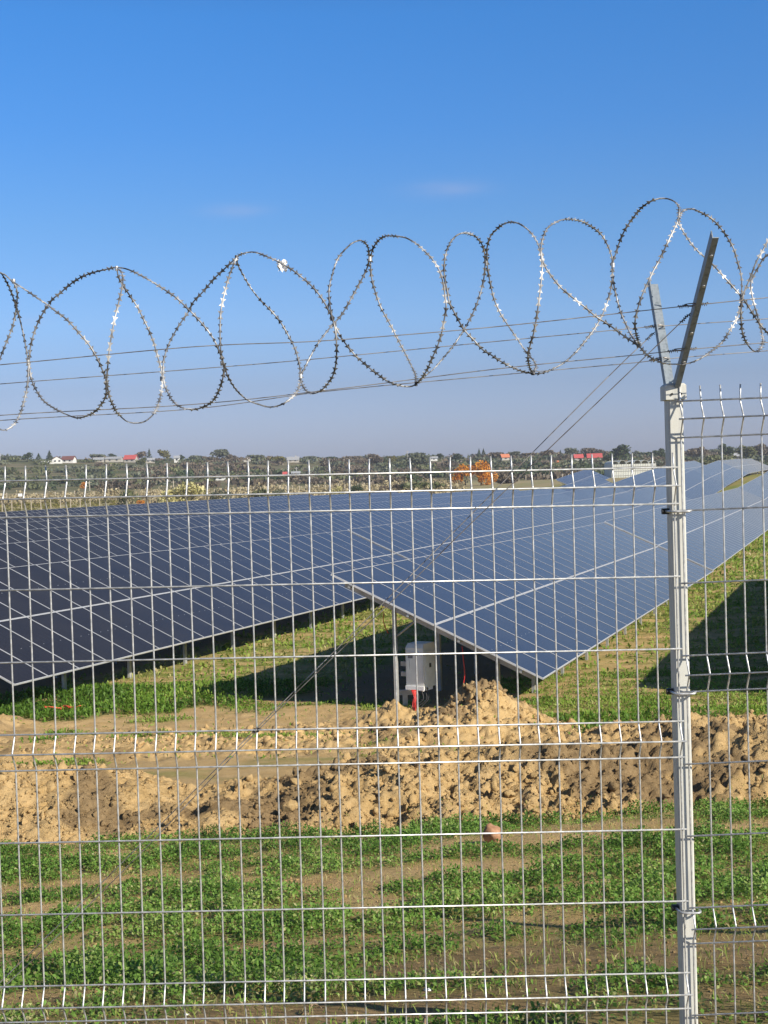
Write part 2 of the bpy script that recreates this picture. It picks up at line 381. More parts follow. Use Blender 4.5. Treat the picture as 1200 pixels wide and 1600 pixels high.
def cover_fn(X, Y):
    """share of the ground that plants cover, 0..1"""
    n1 = fbm(X * 1.1 + 5, Y * 1.6 + 2, 4); n2 = fbm(X * .5, Y * 3.2 + 8, 4); n3 = fbm(X * 3.5, Y * 4.5, 3)
    c = .74 + .95 * n2 + .6 * n3 + .45 * n1
    c = np.clip(c, 0, 1.15)
    for k_, cx, cy, rx, ry in ((1, -.30, 7.75, .46, .34), (.95, .48, 7.95, .55, .27), (1, -2.1, 7.85, .6, .17), (1, -2.3, 8.75, .85, .18), (.9, 1.45, 9.3, .8, .38), (.8, .7, 8.9, .6, .3),
                               (.9, -1.25, 8.25, .55, .13), (.9, .35, 5.35, .55, .42), (.7, 1.3, 5.2, .4, .4), (.7, -.6, 9.0, .5, .12), (.7, 1.0, 7.2, .5, .12), (.6, -1.5, 6.6, .4, .1), (.6, .5, 6.5, .5, .12)):
        c = c * (1 - k_ * np.clip(1.35 * ell(X, Y, cx + .08 * n3, cy + .12 * n1, rx, ry), 0, 1))
    c = np.where(Y < 5.35, c - (.36 + .5 * n1) * (1 - sst(4.75, 5.35, Y + .3 * n1)), c)
    d = dirt_amount(X, Y)
    f = ridge_front(X)
    c = c - 1.4 * d
    mid = sst(14, 15, Y)
    # 14 - 27 m: trodden soil on the left, grass bank beyond it, grass to the right
    bnd = np.interp(X, [-7, -4.2, -2, .5], [24.8, 26.8, 28.2, 27.5])
    leftdirt = (1 - sst(-.5, .5, Y - bnd + 1.6 * n1)) * (1 - sst(1.9, 3.0, X + .8 * n1))
    c = c - mid * leftdirt * (.70 + 2.0 * fbm(X * .7 + 3, Y * 1.2, 3))
    path = ell(X, Y, 5.6, 21.5, .75, 3.2); c = c - .6 * path
    for ox, oy in ((-7.334, 26.529), (2.844, 24.794), (-16.64, 30.8)):
        a_ = (X - ox) * .9414 - (Y - oy) * .3372; v_ = (X - ox) * .3372 + (Y - oy) * .9414
        c = c * (1 - .92 * sst(-6.2, -5.2, a_) * (1 - sst(-2.6, -1.7, a_ + .6 * n1)) * sst(1.2, 2.2, v_))
    far = sst(26, 30, Y)
    c = c - far * (.15 + .35 * np.clip(fbm(X * .35, Y * .12 + 3, 3), -.3, 1))
    return np.clip(c, 0, 1)


def axis(segs):
    out = [segs[0][0]]
    for a, b_, st in segs:
        k = max(1, int(round((b_ - a) / st))); out += list(a + (b_ - a) * np.arange(1, k + 1) / k)
    return out
def grow(a, b_, st, g):
    out = []; x = a
    while x < b_: st *= g; x += st; out.append(min(x, b_))
    return out
xs_r = axis([(0, 3.8, .025), (3.8, 9, .09)]) + grow(9, 800, .10, 1.12)
XS = np.array([-x for x in xs_r[:0:-1]] + xs_r)
ys_f = axis([(3.2, 9.8, .04), (9.8, 12.6, .02), (12.6, 13.8, .05), (13.8, 19, .2), (19, 25, .05), (25, 28, .09), (28, 45, .18)]) + grow(45, 300, .18, 1.05) + grow(300, 1400, 9, 1.06)
YS = np.array(sorted(set([-300, -60, -15, -3, 0, 1.5, 2.5] + ys_f)))
gx, gy = np.meshgrid(XS, YS)
gz = height(gx, gy)
nx, ny = len(XS), len(YS)
V = np.stack([gx.ravel(), gy.ravel(), gz.ravel()], 1)
idx = np.arange(nx * ny).reshape(ny, nx)
Fq = np.stack([idx[:-1, :-1].ravel(), idx[:-1, 1:].ravel(), idx[1:, 1:].ravel(), idx[1:, :-1].ravel()], 1)
cov = cover_fn(gx, gy); drt = dirt_amount(gx, gy)
shade_band = 0  # table shade painted into the soil colour, along the band where it falls
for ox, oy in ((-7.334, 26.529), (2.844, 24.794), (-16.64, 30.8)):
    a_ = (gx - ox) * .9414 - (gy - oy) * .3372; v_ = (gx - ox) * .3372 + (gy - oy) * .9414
    shade_band = shade_band + .8 * sst(-6.6, -5.2, a_) * (1 - sst(-2.6, -1.7, a_)) * sst(.6, 1.6, v_)
damp_shade = np.clip(.5 * (1 - sst(4.6, 5.8, gy + .4 * fbm(gx * 2, gy * 2, 3))) + .55 * ell(gx, gy, .3, 5.4, .6, .4) + sst(.12, .3, fbm(gx * 1.2 + 30, gy * 1.8 + 4, 4)) * drt * .75 + shade_band, 0, 1)

gm = bpy.data.materials.new('ground_soil_and_grass'); gm.use_nodes = True; t = gm.node_tree; n = t.nodes; b = n['Principled BSDF']
b.inputs['Roughness'].default_value = .95; b.inputs['Specular IOR Level'].default_value = .1
def attr(name):
    a = n.new('ShaderNodeAttribute'); a.attribute_name = name; return a.outputs['Fac']
def ramp(cols, fac, pos=None):
    c = n.new('ShaderNodeValToRGB'); e = c.color_ramp.elements
    for i, q in enumerate(cols):
        p = pos[i] if pos else i / (len(cols) - 1)
        if i < 2: e[i].position = p; e[i].color = (*q, 1)
        else: z = e.new(p); z.color = (*q, 1)
    t.links.new(fac, c.inputs[0]); return c.outputs[0]
def mixc(f, a_, b_):
    x = n.new('ShaderNodeMix'); x.data_type = 'RGBA'
    for s_, v_ in (('Factor', f), ('A', a_), ('B', b_)):
        if isinstance(v_, (int, float)): x.inputs[s_].default_value = v_
        else: t.links.new(v_, x.inputs[s_])
    return x.outputs['Result']
tc = n.new('ShaderNodeTexCoord')
def mnode2(op, a_, v_):
    q = n.new('ShaderNodeMath'); q.operation = op; t.links.new(a_, q.inputs[0]); q.inputs[1].default_value = v_; return q.outputs[0]
def nz(scale, detail=5, st=(1, 1, 1), rough=.6):
    mp = n.new('ShaderNodeMapping'); mp.inputs['Scale'].default_value = st; t.links.new(tc.outputs['Object'], mp.inputs[0])
    q = n.new('ShaderNodeTexNoise'); q.inputs['Scale'].default_value = scale; q.inputs['Detail'].default_value = detail; q.inputs['Roughness'].default_value = rough
    t.links.new(mp.outputs[0], q.inputs['Vector']); return q.outputs['Fac']
fine = nz(26, 10, rough=.8); medium = nz(3.2, 6); broad = nz(.05, 5, (1, .5, 1)); strips = nz(.018, 4, (.5, 1.8, 1))
clay = ramp([(.25, .155, .066), (.46, .305, .13), (.60, .425, .21)], fine, [.3, .5, .72])
sandy = ramp([(.50, .345, .16), (.64, .47, .255)], medium, [.35, .65])
soil = mixc(.5, clay, sandy)
damp_shade_col = ramp([(.12, .08, .045), (.20, .14, .08), (.28, .20, .115)], fine, [.3, .5, .7])  # dark soil tone for damp ground and for the painted table shade
soil = mixc(attr('damp_shade'), soil, damp_shade_col)
turf = ramp([(.09, .135, .025), (.15, .205, .04), (.23, .25, .07), (.35, .30, .13)], medium, [.3, .45, .6, .75])
near_c = mixc(attr('cover'), soil, turf)
hillc = ramp([(.045, .06, .025), (.085, .10, .04), (.16, .14, .08), (.24, .19, .12), (.07, .085, .035)], strips, [.3, .45, .53, .6, .7])
hillb = ramp([(.06, .07, .035), (.12, .12, .06), (.2, .165, .10)], broad, [.35, .5, .65])
hillc = mixc(.45, hillc, hillb)
strawc = ramp([(.20, .165, .09), (.34, .28, .165), (.27, .25, .12), (.42, .35, .22)], strips, [.3, .45, .55, .7])
hillc = mixc(attr('straw'), hillc, strawc)
allc = mixc(attr('far'), near_c, hillc)
t.links.new(allc, b.inputs['Base Color'])
bn = n.new('ShaderNodeBump'); bn.inputs['Distance'].default_value = .03; bn.inputs['Strength'].default_value = .9
t.links.new(nz(34, 10, rough=.8), bn.inputs['Height']); t.links.new(bn.outputs[0], b.inputs['Normal'])
gme = np_mesh('ground', V, Fq, [gm], dict(cover=(cov * (.55 + .45 * sst(19, 40, gy))).ravel(), damp_shade=damp_shade.ravel(), far=sst(230, 270, gy).ravel(), straw=(sst(225, 250, gy) * (1 - sst(380, 450, gy + 60 * fbm(gx / 50, gy / 40, 2)))).ravel()), smooth=True)
tag(link('ground', gme), kind='structure')


def place(x, Y):
    """point on the terrain at depth Y in the column of pixel x"""
    X = ray(x, 760)[0] * Y
    return np.array([X, Y, float(height(X, Y))])


# ------------------------------------------------------------------ solar tables
PSI, TILT = R(19.707), R(25.1)
ROWV = np.array([math.sin(PSI), math.cos(PSI), 0]); PERP = np.array([math.cos(PSI), -math.sin(PSI), 0])
PW, PL, NM = 1.154, 2.298, 25
PITCH_ROW = 10.15
A0 = np.array([-7.334, 26.529, -3.826]); B0 = np.array([2.844, 24.794, -3.757])


def module_mb(mb, ox=0., oy=0., dots=True):
    w, l, h, lip = PW - .006, PL - .022, .035, .017
    x0, x1, y0, y1 = ox + .003, ox + .003 + w, oy + .011, oy + .011 + l
    xi0, xi1, yi0, yi1 = x0 + lip, x1 - lip, y0 + lip, y1 - lip
    zt, zg = 0., -.004
    P = [(x0, y0, zt), (x1, y0, zt), (x1, y1, zt), (x0, y1, zt), (xi0, yi0, zt), (xi1, yi0, zt), (xi1, yi1, zt), (xi0, yi1, zt)]
    mb.add(P, [(0, 1, 5, 4), (1, 2, 6, 5), (2, 3, 7, 6), (3, 0, 4, 7)], 1)
    mb.add([(x0, y0, zt), (x1, y0, zt), (x1, y1, zt), (x0, y1, zt), (x0, y0, -h), (x1, y0, -h), (x1, y1, -h), (x0, y1, -h)],
           [(0, 4, 5, 1), (1, 5, 6, 2), (2, 6, 7, 3), (3, 7, 4, 0)], 1)
    mb.add([(xi0, yi0, zg), (xi1, yi0, zg), (xi1, yi1, zg), (xi0, yi1, zg)], [(0, 1, 2, 3)], 0)
    mb.add([(xi0, yi0, zg - .012), (xi1, yi0, zg - .012), (xi1, yi1, zg - .012), (xi0, yi1, zg - .012)], [(3, 2, 1, 0)], 2)
    mb.add([(x0, y0, zt), (x1, y0, zt), (xi1, yi0, zg), (xi0, yi0, zg)], [], 1)
    if dots:
        ym = (y0 + y1) / 2
        for k in (.22, .5, .78):
            cx = x0 + w * k
            mb.add([(cx - .022, ym, zg + .0008), (cx, ym - .007, zg + .0008), (cx + .022, ym, zg + .0008), (cx, ym + .007, zg + .0008)], [(0, 1, 2, 3)], 3)
GM = [M['glass'], M['frame'], M['back'], M['joint']]
_mb = MB(); module_mb(_mb); module_obj = _mb.build('solar_panel', GM); module_me = module_obj.data
bpy.data.objects.remove(module_obj)

LEG_PROF = [(-.05, -.03), (.05, -.03), (.05, -.022), (-.042, -.022), (-.042, .022), (.05, .022), (.05, .03), (-.05, .03)]
LEGX = [.38 + i * (NM * PW - .76) / 10 for i in range(11)]


def c_leg(mb, x, y, ztop, zbot, Rm, m=0):
    """C-section leg standing plumb in a tilted table: Rm maps table space to plumb space"""
    mb.prism(LEG_PROF, (x, y, zbot), (x, y, ztop), (1, 0, 0), (0, 1, 0), m)


def rails(mb, m=0):
    for yy in (.45, 1.75, 2.85, 4.15):
        mb.abox(.02, NM * PW - .02, yy - .025, yy + .025, -.105, -.036, m)
def rafter(mb, x, m=0):
    mb.abox(x - .03, x + .03, .25, 4.35, -.20, -.106, m)


ORD = ['first', 'second', 'third', 'fourth', 'fifth', 'sixth', 'seventh', 'eighth', 'ninth', 'tenth']


def table_frame(o_low, rowdir):
    """world matrix of a table whose low near corner is o_low"""
    r = rowdir / np.linalg.norm(rowdir)
    nh = np.cross(PERP, r); nh /= np.linalg.norm(nh)
    if nh[2] < 0: nh = -nh
    up = -PERP * math.cos(TILT) + nh * math.sin(TILT); up /= np.linalg.norm(up)
    nn = np.cross(r, up)
    if nn[2] < 0: nn = -nn
    # right-handed: x = row, y = up-slope, z = normal
    return r, up, nn


def table_matrix(o, rowdir):
    r, up, nn = table_frame(o, rowdir)
    return Matrix(((r[0], up[0], nn[0], o[0]), (r[1], up[1], nn[1], o[1]), (r[2], up[2], nn[2], o[2]), (0, 0, 0, 1)))


far_me = None
def table_detailed(o, rowdir, label, group):
    root = empty('solar_table', (0, 0, 0), label, 'solar panels', group)
    r, up, nn = table_frame(o, rowdir)
    foot = o + PERP * 0; root.matrix_world = table_matrix(o, rowdir)
    for j in (0, 1):
        for i in range(NM):
            c = link('solar_panel', module_me, root); c.location = (i * PW, j * PL, 0)
    for yy in (.45, 1.75, 2.85, 4.15):
        mb = MB(); mb.abox(.02, NM * PW - .02, yy - .025, yy + .025, -.105, -.036); mb.build('rail', M['leg'], root)
    Mi = np.array(root.matrix_world.inverted())
    for x in LEGX:
        mb = MB(); rafter(mb, x); mb.build('rafter', M['leg'], root)
        for y in (1.0, 3.25):
            top = o + r * x + up * y - nn * .16
            zb = float(height(top[0], top[1])) - .15
            mb = MB(); mb.prism(LEG_PROF, (top[0], top[1], zb), (top[0], top[1], top[2]), ROWV, PERP)
            lo = mb.build('leg', M['leg'], root); lo.matrix_parent_inverse = root.matrix_world.inverted()
        # diagonal brace
        mb = MB(); a = o + r * (x + .035) + up * 2.75 - nn * .16; bq = o + r * (x + .035) + up * 3.25 - nn * .16; bq = np.array([bq[0], bq[1], bq[2] - .55])
        mb.tube([a, bq], .02, 4); br = mb.build('brace', M['leg'], root); br.matrix_parent_inverse = root.matrix_world.inverted()
    return root


def far_table_mesh():
    mb = MB()
    for j in (0, 1):
        for i in range(NM): module_mb(mb, i * PW, j * PL, False)
    rails(mb, 1)
    for x in LEGX[::2]:
        rafter(mb, x, 1)
        for y in (1.0, 3.25):
            # plumb direction in table space
            d = np.array([0, -math.sin(TILT), -math.cos(TILT)]); top = np.array([x, y, -.16]); L = .75 + .15 + y * math.sin(TILT)
            mb.prism([(-.05, -.03), (.05, -.03), (.05, .03), (-.05, .03)], top, top + d * L, (1, 0, 0), (0, math.cos(TILT), -math.sin(TILT)), 1)
    o = mb.build('solar_table', GM); me = o.data; bpy.data.objects.remove(o); return me


far_me = far_table_mesh()
CLEAR = .76
row_specs = []     # (name in words, origin of the row, first table index)
row_specs.append(('right hand row', B0, 0, -1))
row_specs.append(('nearest left hand row', A0, 0, 0))
shifts = {1: .8, 2: -10.6, 3: 3.0, 4: -7.0, 5: 6.0, 6: -3.0}
for k in range(1, 7):
    row_specs.append((ORD[k] + ' row behind the nearest left hand row', A0 - PERP * PITCH_ROW * k + ROWV * PW * shifts[k], 0, k))
C0 = np.array([12.75, 23.65, -3.5])
n_tab = 0
for words, O, _, kk in row_specs:
    count = 0
    for q in range(-1 if kk > 1 else 0, 8):
        s0 = q * (NM * PW + .05)
        pa = O + ROWV * s0; pb = O + ROWV * (s0 + NM * PW)
        ca = pa - PERP * 2.1; cb = pb - PERP * 2.1
        za = float(large_z(ca[0], ca[1])) + CLEAR; zb_ = float(large_z(cb[0], cb[1])) + CLEAR
        if q == 0 and kk in (0, -1): za = O[2]; zb_ = O[2] - .18
        pa = np.array([pa[0], pa[1], za]); pb = np.array([pb[0], pb[1], zb_])
        rd = (pb - pa) / np.linalg.norm(pb - pa)
        r, up, nn = table_frame(pa, rd)
        corners = np.array([pa, pb, pa + up * 2 * PL, pb + up * 2 * PL])
        if corners[:, 1].min() < 15: continue
        if corners[:, 1].mean() > 208 and corners[:, 0].mean() < 27: continue
        pr = project(corners)
        if pr[:, 0].max() < -10 or pr[:, 0].min() > 1210: continue
        if corners[:, 1].mean() > 212 and 940 < pr[:, 0].mean() < 1020: continue
        count += 1
        lab = '%s table of the %s' % (ORD[count - 1], words)
        if kk == -1 and q == 0: lab = 'nearest solar table of right hand row, its open end facing the fence'
        elif kk == 0 and q == 0: lab = 'nearest dark navy solar table of the left hand row, cut by the left edge'
        else: lab = '%s solar table along the %s' % (ORD[count - 1], words)
        grp = 'solar tables in parallel rows'
        if (kk == -1 and q <= 1) or (kk == 0 and q <= 1) or (kk == 1 and q <= 1):
            table_detailed(pa, rd, lab, grp)
        else:
            o = link('solar_table', far_me); o.matrix_world = table_matrix(pa, rd); tag(o, lab, 'solar panels', grp)
        n_tab += 1
# the next row to the right stands outside the frame; its shadow lies on the grass
zc_ = C0[2]; rd = ROWV.copy()
o = link('solar_table', far_me); o.matrix_world = table_matrix(C0, rd)
tag(o, 'solar table just beyond the right edge, shading the grass at right', 'solar panels', 'solar tables in parallel rows')

# ------------------------------------------------------------------ inverter and cables at the open end of the right hand row
rB, uB, nB = table_frame(B0, ROWV)
legN = B0 + rB * LEGX[0] + uB * 3.25 - nB * .16
ix = empty('inverter', at(657, 1040, 26.4), 'pale grey inverter box bolted to the end leg under the right hand solar row', 'inverter')
ix.rotation_euler = (0, 0, R(-33))
mb = MB(); w, d, h = .20, .22, .40
prof = [(-w, -d), (w - .03, -d), (w, -d + .03), (w, d), (-w, d)]
mb.add([(-w, -d, -h), (w, -d, -h), (w, d, -h), (-w, d, -h), (-w, -d, h - .03), (w, -d, h - .03), (w, d, h + .05), (-w, d, h + .05),
        (-w + .02, -d + .06, h + .05), (w - .02, -d + .06, h + .05)],
       [(3, 2, 1, 0), (0, 1, 5, 4), (1, 2, 6, 9, 5), (2, 3, 7, 6), (3, 0, 4, 8, 7), (4, 5, 9, 8), (8, 9, 6, 7)])
mb.build('housing', M['box'], ix)
mb = MB(); mb.abox(-w + .03, w - .03, -d - .012, -d - .001, -h + .16, h - .10); mb.abox(-w + .05, -w + .09, -d - .03, -d - .0125, -.05, .15)
mb.build('cover', M['box'], ix)
mb = MB(); mb.abox(-w + .06, -w + .17, -d - .0150, -d - .0125, .17, .24); mb.build('rating_plate', M['back'], ix)
mb = MB(); mb.abox(w + .001, w + .012, -d + .06, d - .05, -h + .10, h - .10); mb.build('side_plate', M['box'], ix)
mb = MB(); mb.abox(w + .0125, w + .016, -.02, .05, -.02, .06); mb.build('vent', M['black'], ix)
mb = MB()
for k in range(6): mb.abox(-w + .03 + k * .06, -w + .065 + k * .06, -d + .03, d - .05, -h - .07, -h - .001)
mb.abox(-w - .01, w + .01, -d - .02, -d + .01, -h - .045, -h + .03)
mb.build('cable_glands', M['white'], ix)
for zz in (-.02, -.22):
    mb = MB(); mb.abox(-w - .22, -w - .002, -.06, -.03, zz, zz + .09); mb.build('bracket', M['leg'], ix)
jb = empty('mounting_frame', legN * 0 + at(634, 1125, 26.6), 'short steel frame with red end cap carrying the pale inverter box', 'bracket')
mb = MB(); mb.prism(LEG_PROF, (0, 0, -.2), (0, 0, .55), (1, 0, 0), (0, 1, 0)); mb.build('upright', M['leg'], jb)
mb = MB(); mb.abox(-.19, .16, -.045, .0, .50, .60); mb.build('crossbar', M['leg'], jb)
mb = MB(); mb.abox(-.20, -.191, -.05, .005, .49, .61); mb.build('end_cap', M['red'], jb)
def cable(name, px, Y, r, mt, label, dz=0):
    P = catmull([at(x, y, Y + dy) for x, y, dy in px], .05); mb = MB(); mb.tube(P, r, 6); o = mb.build(name, mt, smooth=True)
    return tag(o, label, 'cable')
cable('cable', [(722, 1010, 0), (724, 1030, 0), (726, 1055, 0), (722, 1075, 0), (713, 1093, 0), (706, 1110, .1)], 25.6, .011, M['red'], 'single red cable arcing down from the table edge right of the inverter')
g = MB()
for k in range(7):
    pts = [at(643 + k * 1.5, 1078, 25.7 + .04 * k), at(648 + 2 * math.sin(k), 1092, 25.6 + .05 * k), at(647 + 2.2 * math.cos(2 * k), 1108, 25.6 + .04 * k), at(643 + 3.0 * k * .7, 1126, 25.6)]
    g.tube(catmull(pts, .04), .012, 6)
g2_ = MB()
for k in range(4):
    pts = [at(650 + 6 * k, 1074, 26.2), at(654 + 5 * k + 3 * math.sin(k), 1092, 26.15), at(640 + 6 * k, 1106, 26.1), at(632 + 9 * k, 1127, 26.0)]
    g2_.tube(catmull(pts, .04), .012, 6)
tag(g2_.build('cable_bundle', M['black'], smooth=True), 'black cables looping from the inverter down into the spoil', 'cable')
tag(g.build('cable_bundle', M['red'], smooth=True), 'bundle of red cables hanging below the pale inverter box', 'cable')
cable('cable', [(600, 955, 0), (599, 970, 0), (602, 980, 0), (607, 990, 0)], 27.5, .010, M['orange'], 'thin orange cable hanging by the upper end leg of the right hand table')
g = MB()
for k in range(4):
    pts = []
    for q in range(9):
        X = -6.95 + q * .085 + .02 * k; Yq = 27.0 + .03 * k + .10 * math.sin(q * 1.3 + k); pts.append((X, Yq, float(height(X, Yq)) + .12 + .03 * math.sin(q * 2 + k * 1.7) + .008 * k))
    g.tube(catmull(pts, .04), .011, 6)
tag(g.build('conduit_coil', M['orange'], smooth=True), 'tangle of orange red conduit lying in shade below the left hand solar table', 'conduit')

# ------------------------------------------------------------------ fence
FY = 3.75; FS = .0559; POSTX = .8165
ZS = np.array([0, -.05, -.10, -.30, -.50, -.70, -.75, -.80, -1.0, -1.2, -1.4, -1.45, -1.5, -1.7]) * 1.006
FOLD = {1, 6, 11}
fence = empty('mesh_fence', (POSTX, FY + .04, -1.68), 'galvanised welded mesh fence on grey steel posts crossing the whole foreground', 'fence')
bpy.context.view_layer.update(); fence_inv = fence.matrix_world.inverted()
def fence_panel(x0, ncol, z0, slope, label):
    """welded mesh panel with three horizontal folds; origin at the bottom left"""
    root_z = z0 + ZS[-1] - .03
    mb = MB(); L = (ncol - 1) * FS; r = .0024
    def yoff(k): return -.031 if k in FOLD else 0.
    for k, z in enumerate(ZS):
        zl = z0 + z - root_z
        mb.tube([(-.012, yoff(k) - .0046, zl), (L / 2, yoff(k) - .0046 + .0012 * math.sin(k * 2.1), zl + slope * L / 2), (L + .012, yoff(k) - .0046, zl + slope * L)], r, 8)
    for i in range(ncol):
        x = i * FS; dz = z0 - root_z + slope * x; jx = .0016 * math.sin(i * 7.7)
        P = [(x, 0, .0 + slope * x)]
        for k in range(len(ZS) - 1, -1, -1):
            if k in FOLD:
                P += [(x + jx, -.027, ZS[k] - .0065 + dz), (x + jx, -.031, ZS[k] + dz), (x + jx, -.027, ZS[k] + .0065 + dz)]
            else:
                P += [(x + jx, 0, ZS[k] - .006 + dz), (x + jx, 0, ZS[k] + .006 + dz)]
        P.append((x, 0, .041 + dz))
        mb.tube(P, r, 8)
    o = mb.build('mesh_panel', M['wire'], fence, True); o.matrix_parent_inverse = fence_inv; o.location = (x0, FY, root_z); o['label'] = label
    return o
XR = .802
fence_panel(XR - 45 * FS, 46, .0155 + .0095 * 1.56, -.0095, 'wide mesh panel left of the post, set lower')
fence_panel(.826, 46, .188, .012, 'mesh panel right of the post, set higher')


def fence_post(px, z_top, zg, label):
    T = z_top - zg
    mb = MB(); w, d, c = .0205, .03, .004
    prof = [(-w + c, -d), (w - c, -d), (w, -d + c), (w, d - c), (w - c, d), (-w + c, d), (-w, d - c), (-w, -d + c)]
    mb.prism(prof, (0, 0, -.3), (0, 0, T - .004), (1, 0, 0), (0, 1, 0)); root = mb.build('fence_post', M['post'], fence)
    root.matrix_parent_inverse = fence_inv; root.location = (px, FY + .040, zg); root['label'] = label
    mb = MB(); w, d = .0285, .038
    lo, hi = T - .045, T
    vs_ = [(-w, -d, lo), (w, -d, lo), (w, d, lo), (-w, d, lo), (-w, -d, hi - .006), (w, -d, hi - .006), (w, d, hi - .006), (-w, d, hi - .006),
           (-w + .005, -d + .005, hi), (w - .005, -d + .005, hi), (w - .005, d - .005, hi), (-w + .005, d - .005, hi)]
    mb.add(vs_, [(3, 2, 1, 0), (0, 1, 5, 4), (1, 2, 6, 5), (2, 3, 7, 6), (3, 0, 4, 7), (4, 5, 9, 8), (5, 6, 10, 9), (6, 7, 11, 10), (7, 4, 8, 11), (8, 9, 10, 11)])
    mb.build('post_cap', M['post'], root)
    for xx in (-.012, .013):
        mb = MB(); mb.tube([(xx, -d - .0002, T - .030), (xx, -d - .004, T - .030)], .0032, 8); mb.build('rivet', M['black'], root)
    return root


post = fence_post(POSTX, .2385, -1.68, 'pale grey steel fence post between the two mesh panels')
# outrigger arms: L sections, one leaning towards the camera, one leaning away, both in the plane square to the fence
def arm(p0, p1, prof, ux, holes, label):
    p0 = np.array(p0); p1 = np.array(p1); dv = (p1 - p0) / np.linalg.norm(p1 - p0); ux = np.array(ux, float)
    uy = np.cross(dv, ux); uy /= np.linalg.norm(uy)
    mb = MB(); mb.prism(prof, p0, p1, ux, uy)
    o = mb.build('outrigger_arm', M['angle'], post); o.matrix_parent_inverse = post_inv
    o['label'] = label
    return o
bpy.context.view_layer.update(); post_inv = post.matrix_world.inverted()
L_PROF = [(-.0078, -.012), (.0078, -.012), (.0078, -.0095), (-.0053, -.0095), (-.0053, .012), (-.0078, .012)]
L_BACK = [(-.015, -.014), (.015, -.014), (.015, -.011), (-.012, -.011), (-.012, .014), (-.015, .014)]
FT = at(1117, 366, 3.262); BT = at(1021, 440, 4.02)
FB = np.array([POSTX + .004, FY + .025, .225]); BB = np.array([POSTX - .003, FY + .055, .225])
arm(FB, FT, L_PROF, (1, 0, 0), (.3, .6), 'taller angle iron arm leaning towards the camera')
arm(BB, BT, [(a, -b_) for a, b_ in L_BACK][::-1], (1, 0, 0), (.3,), 'shorter angle iron arm leaning away over the field')
for (fx, a0, a1) in ((.0, FB, FT), (1, BB, BT)):  # pale discs standing in for holes with bright sky showing through
    for tq in (.22, .42, .72, .9):
        q = a0 + (a1 - a0) * tq; dv = (a1 - a0) / np.linalg.norm(a1 - a0); uy = np.cross(dv, (1, 0, 0))
        s_ = -1 if fx == 0 else 1
        nrm_ = uy * s_ * (.0122 if fx == 0 else .0142)
        mb = MB(); mb.tube([q + nrm_ * 1.0, q + nrm_ * 1.25], .0042, 8); o = mb.build('hole_disc', M['wire'], post); o.matrix_parent_inverse = post_inv
# clips that hook the panels to the post
for px_, py_ in ((1055, 799), (1057, 1083), (1064, 1424)):
    c = at(px_, py_, FY + .004); z = c[2]; xl, xr = POSTX - .0205, POSTX + .030
    yf = FY - .010
    P = [(xl - .016, FY + .045, z), (xl - .009, FY + .03, z), (xl - .004, yf + .008, z), (xl + .006, yf - .002, z), (POSTX, yf - .004, z), (xr - .006, yf - .004, z), (xr, yf + .004, z + .002), (xr - .002, yf + .012, z + .003)]
    mb = MB(); mb.tube(catmull(P, .004), .0036, 8); o = mb.build('clip_hook', M['wire'], post, True); o.matrix_parent_inverse = post_inv
    mb = MB(); mb.tube([(xl - .020, FY + .038, z), (xl - .0008, FY + .038, z)], .0095, 6); o = mb.build('clip_nut', M['black'], post); o.matrix_parent_inverse = post_inv
# neighbouring post at the far end of the right hand panel (its shadow enters the picture)
fence_post(POSTX + 46 * FS, .42, -1.5, 'pale grey steel fence post beyond the right edge, at the end of the higher panel')

# tension wires between the arms
def on_arm(x, y, a0, a1):
    """depth at which the column of pixel x, y meets the arm's own plane"""
    d = a1 - a0; n_p = np.cross(d, (1., 0, 0)); r_ = ray(x, y); return r_ * ((a0 @ n_p) / (r_ @ n_p))
def tie(mb, P, d, L=.026, r=.0048, turns=5):
    d = np.array(d, float); d /= np.linalg.norm(d); u = np.cross(d, (0, 0, 1.)); u /= np.linalg.norm(u); w = np.cross(d, u)
    Q = [P + d * (L * q / 40) + (r * (.75 + .25 * math.sin(q))) * (math.cos(turns * 6.283 * q / 40) * u + math.sin(turns * 6.283 * q / 40) * w) for q in range(41)]
    mb.tube(Q, .0011, 5)
wires = [
    ('uppermost tension wire, tied to the arm leaning towards the camera', (FB, FT), [(0, 570), (300, 542), (480, 534), (620, 524), (780, 510), (1000, 486), (1083, 477), (1200, 465), (1300, 455)], 6, (1, 1)),
    ('second tension wire from the top, tied to the arm leaning away', (BB, BT), [(0, 600), (300, 577), (480, 562), (780, 533), (1000, 512), (1028, 510), (1200, 498), (1300, 490)], 5, (1, 0)),
    ('third tension wire from the top, tied low on the arm nearest the camera', (FB, FT), [(0, 649), (300, 632), (517, 609), (780, 576), (1000, 554), (1066, 547), (1200, 535), (1300, 526)], 5, (1, 1)),
    ('lowest tension wire, tied near the foot of the arm leaning away', (BB, BT), [(0, 657), (300, 639), (505, 612), (780, 586), (1000, 566), (1036, 561), (1200, 548), (1300, 540)], 5, (1, 0)),
]
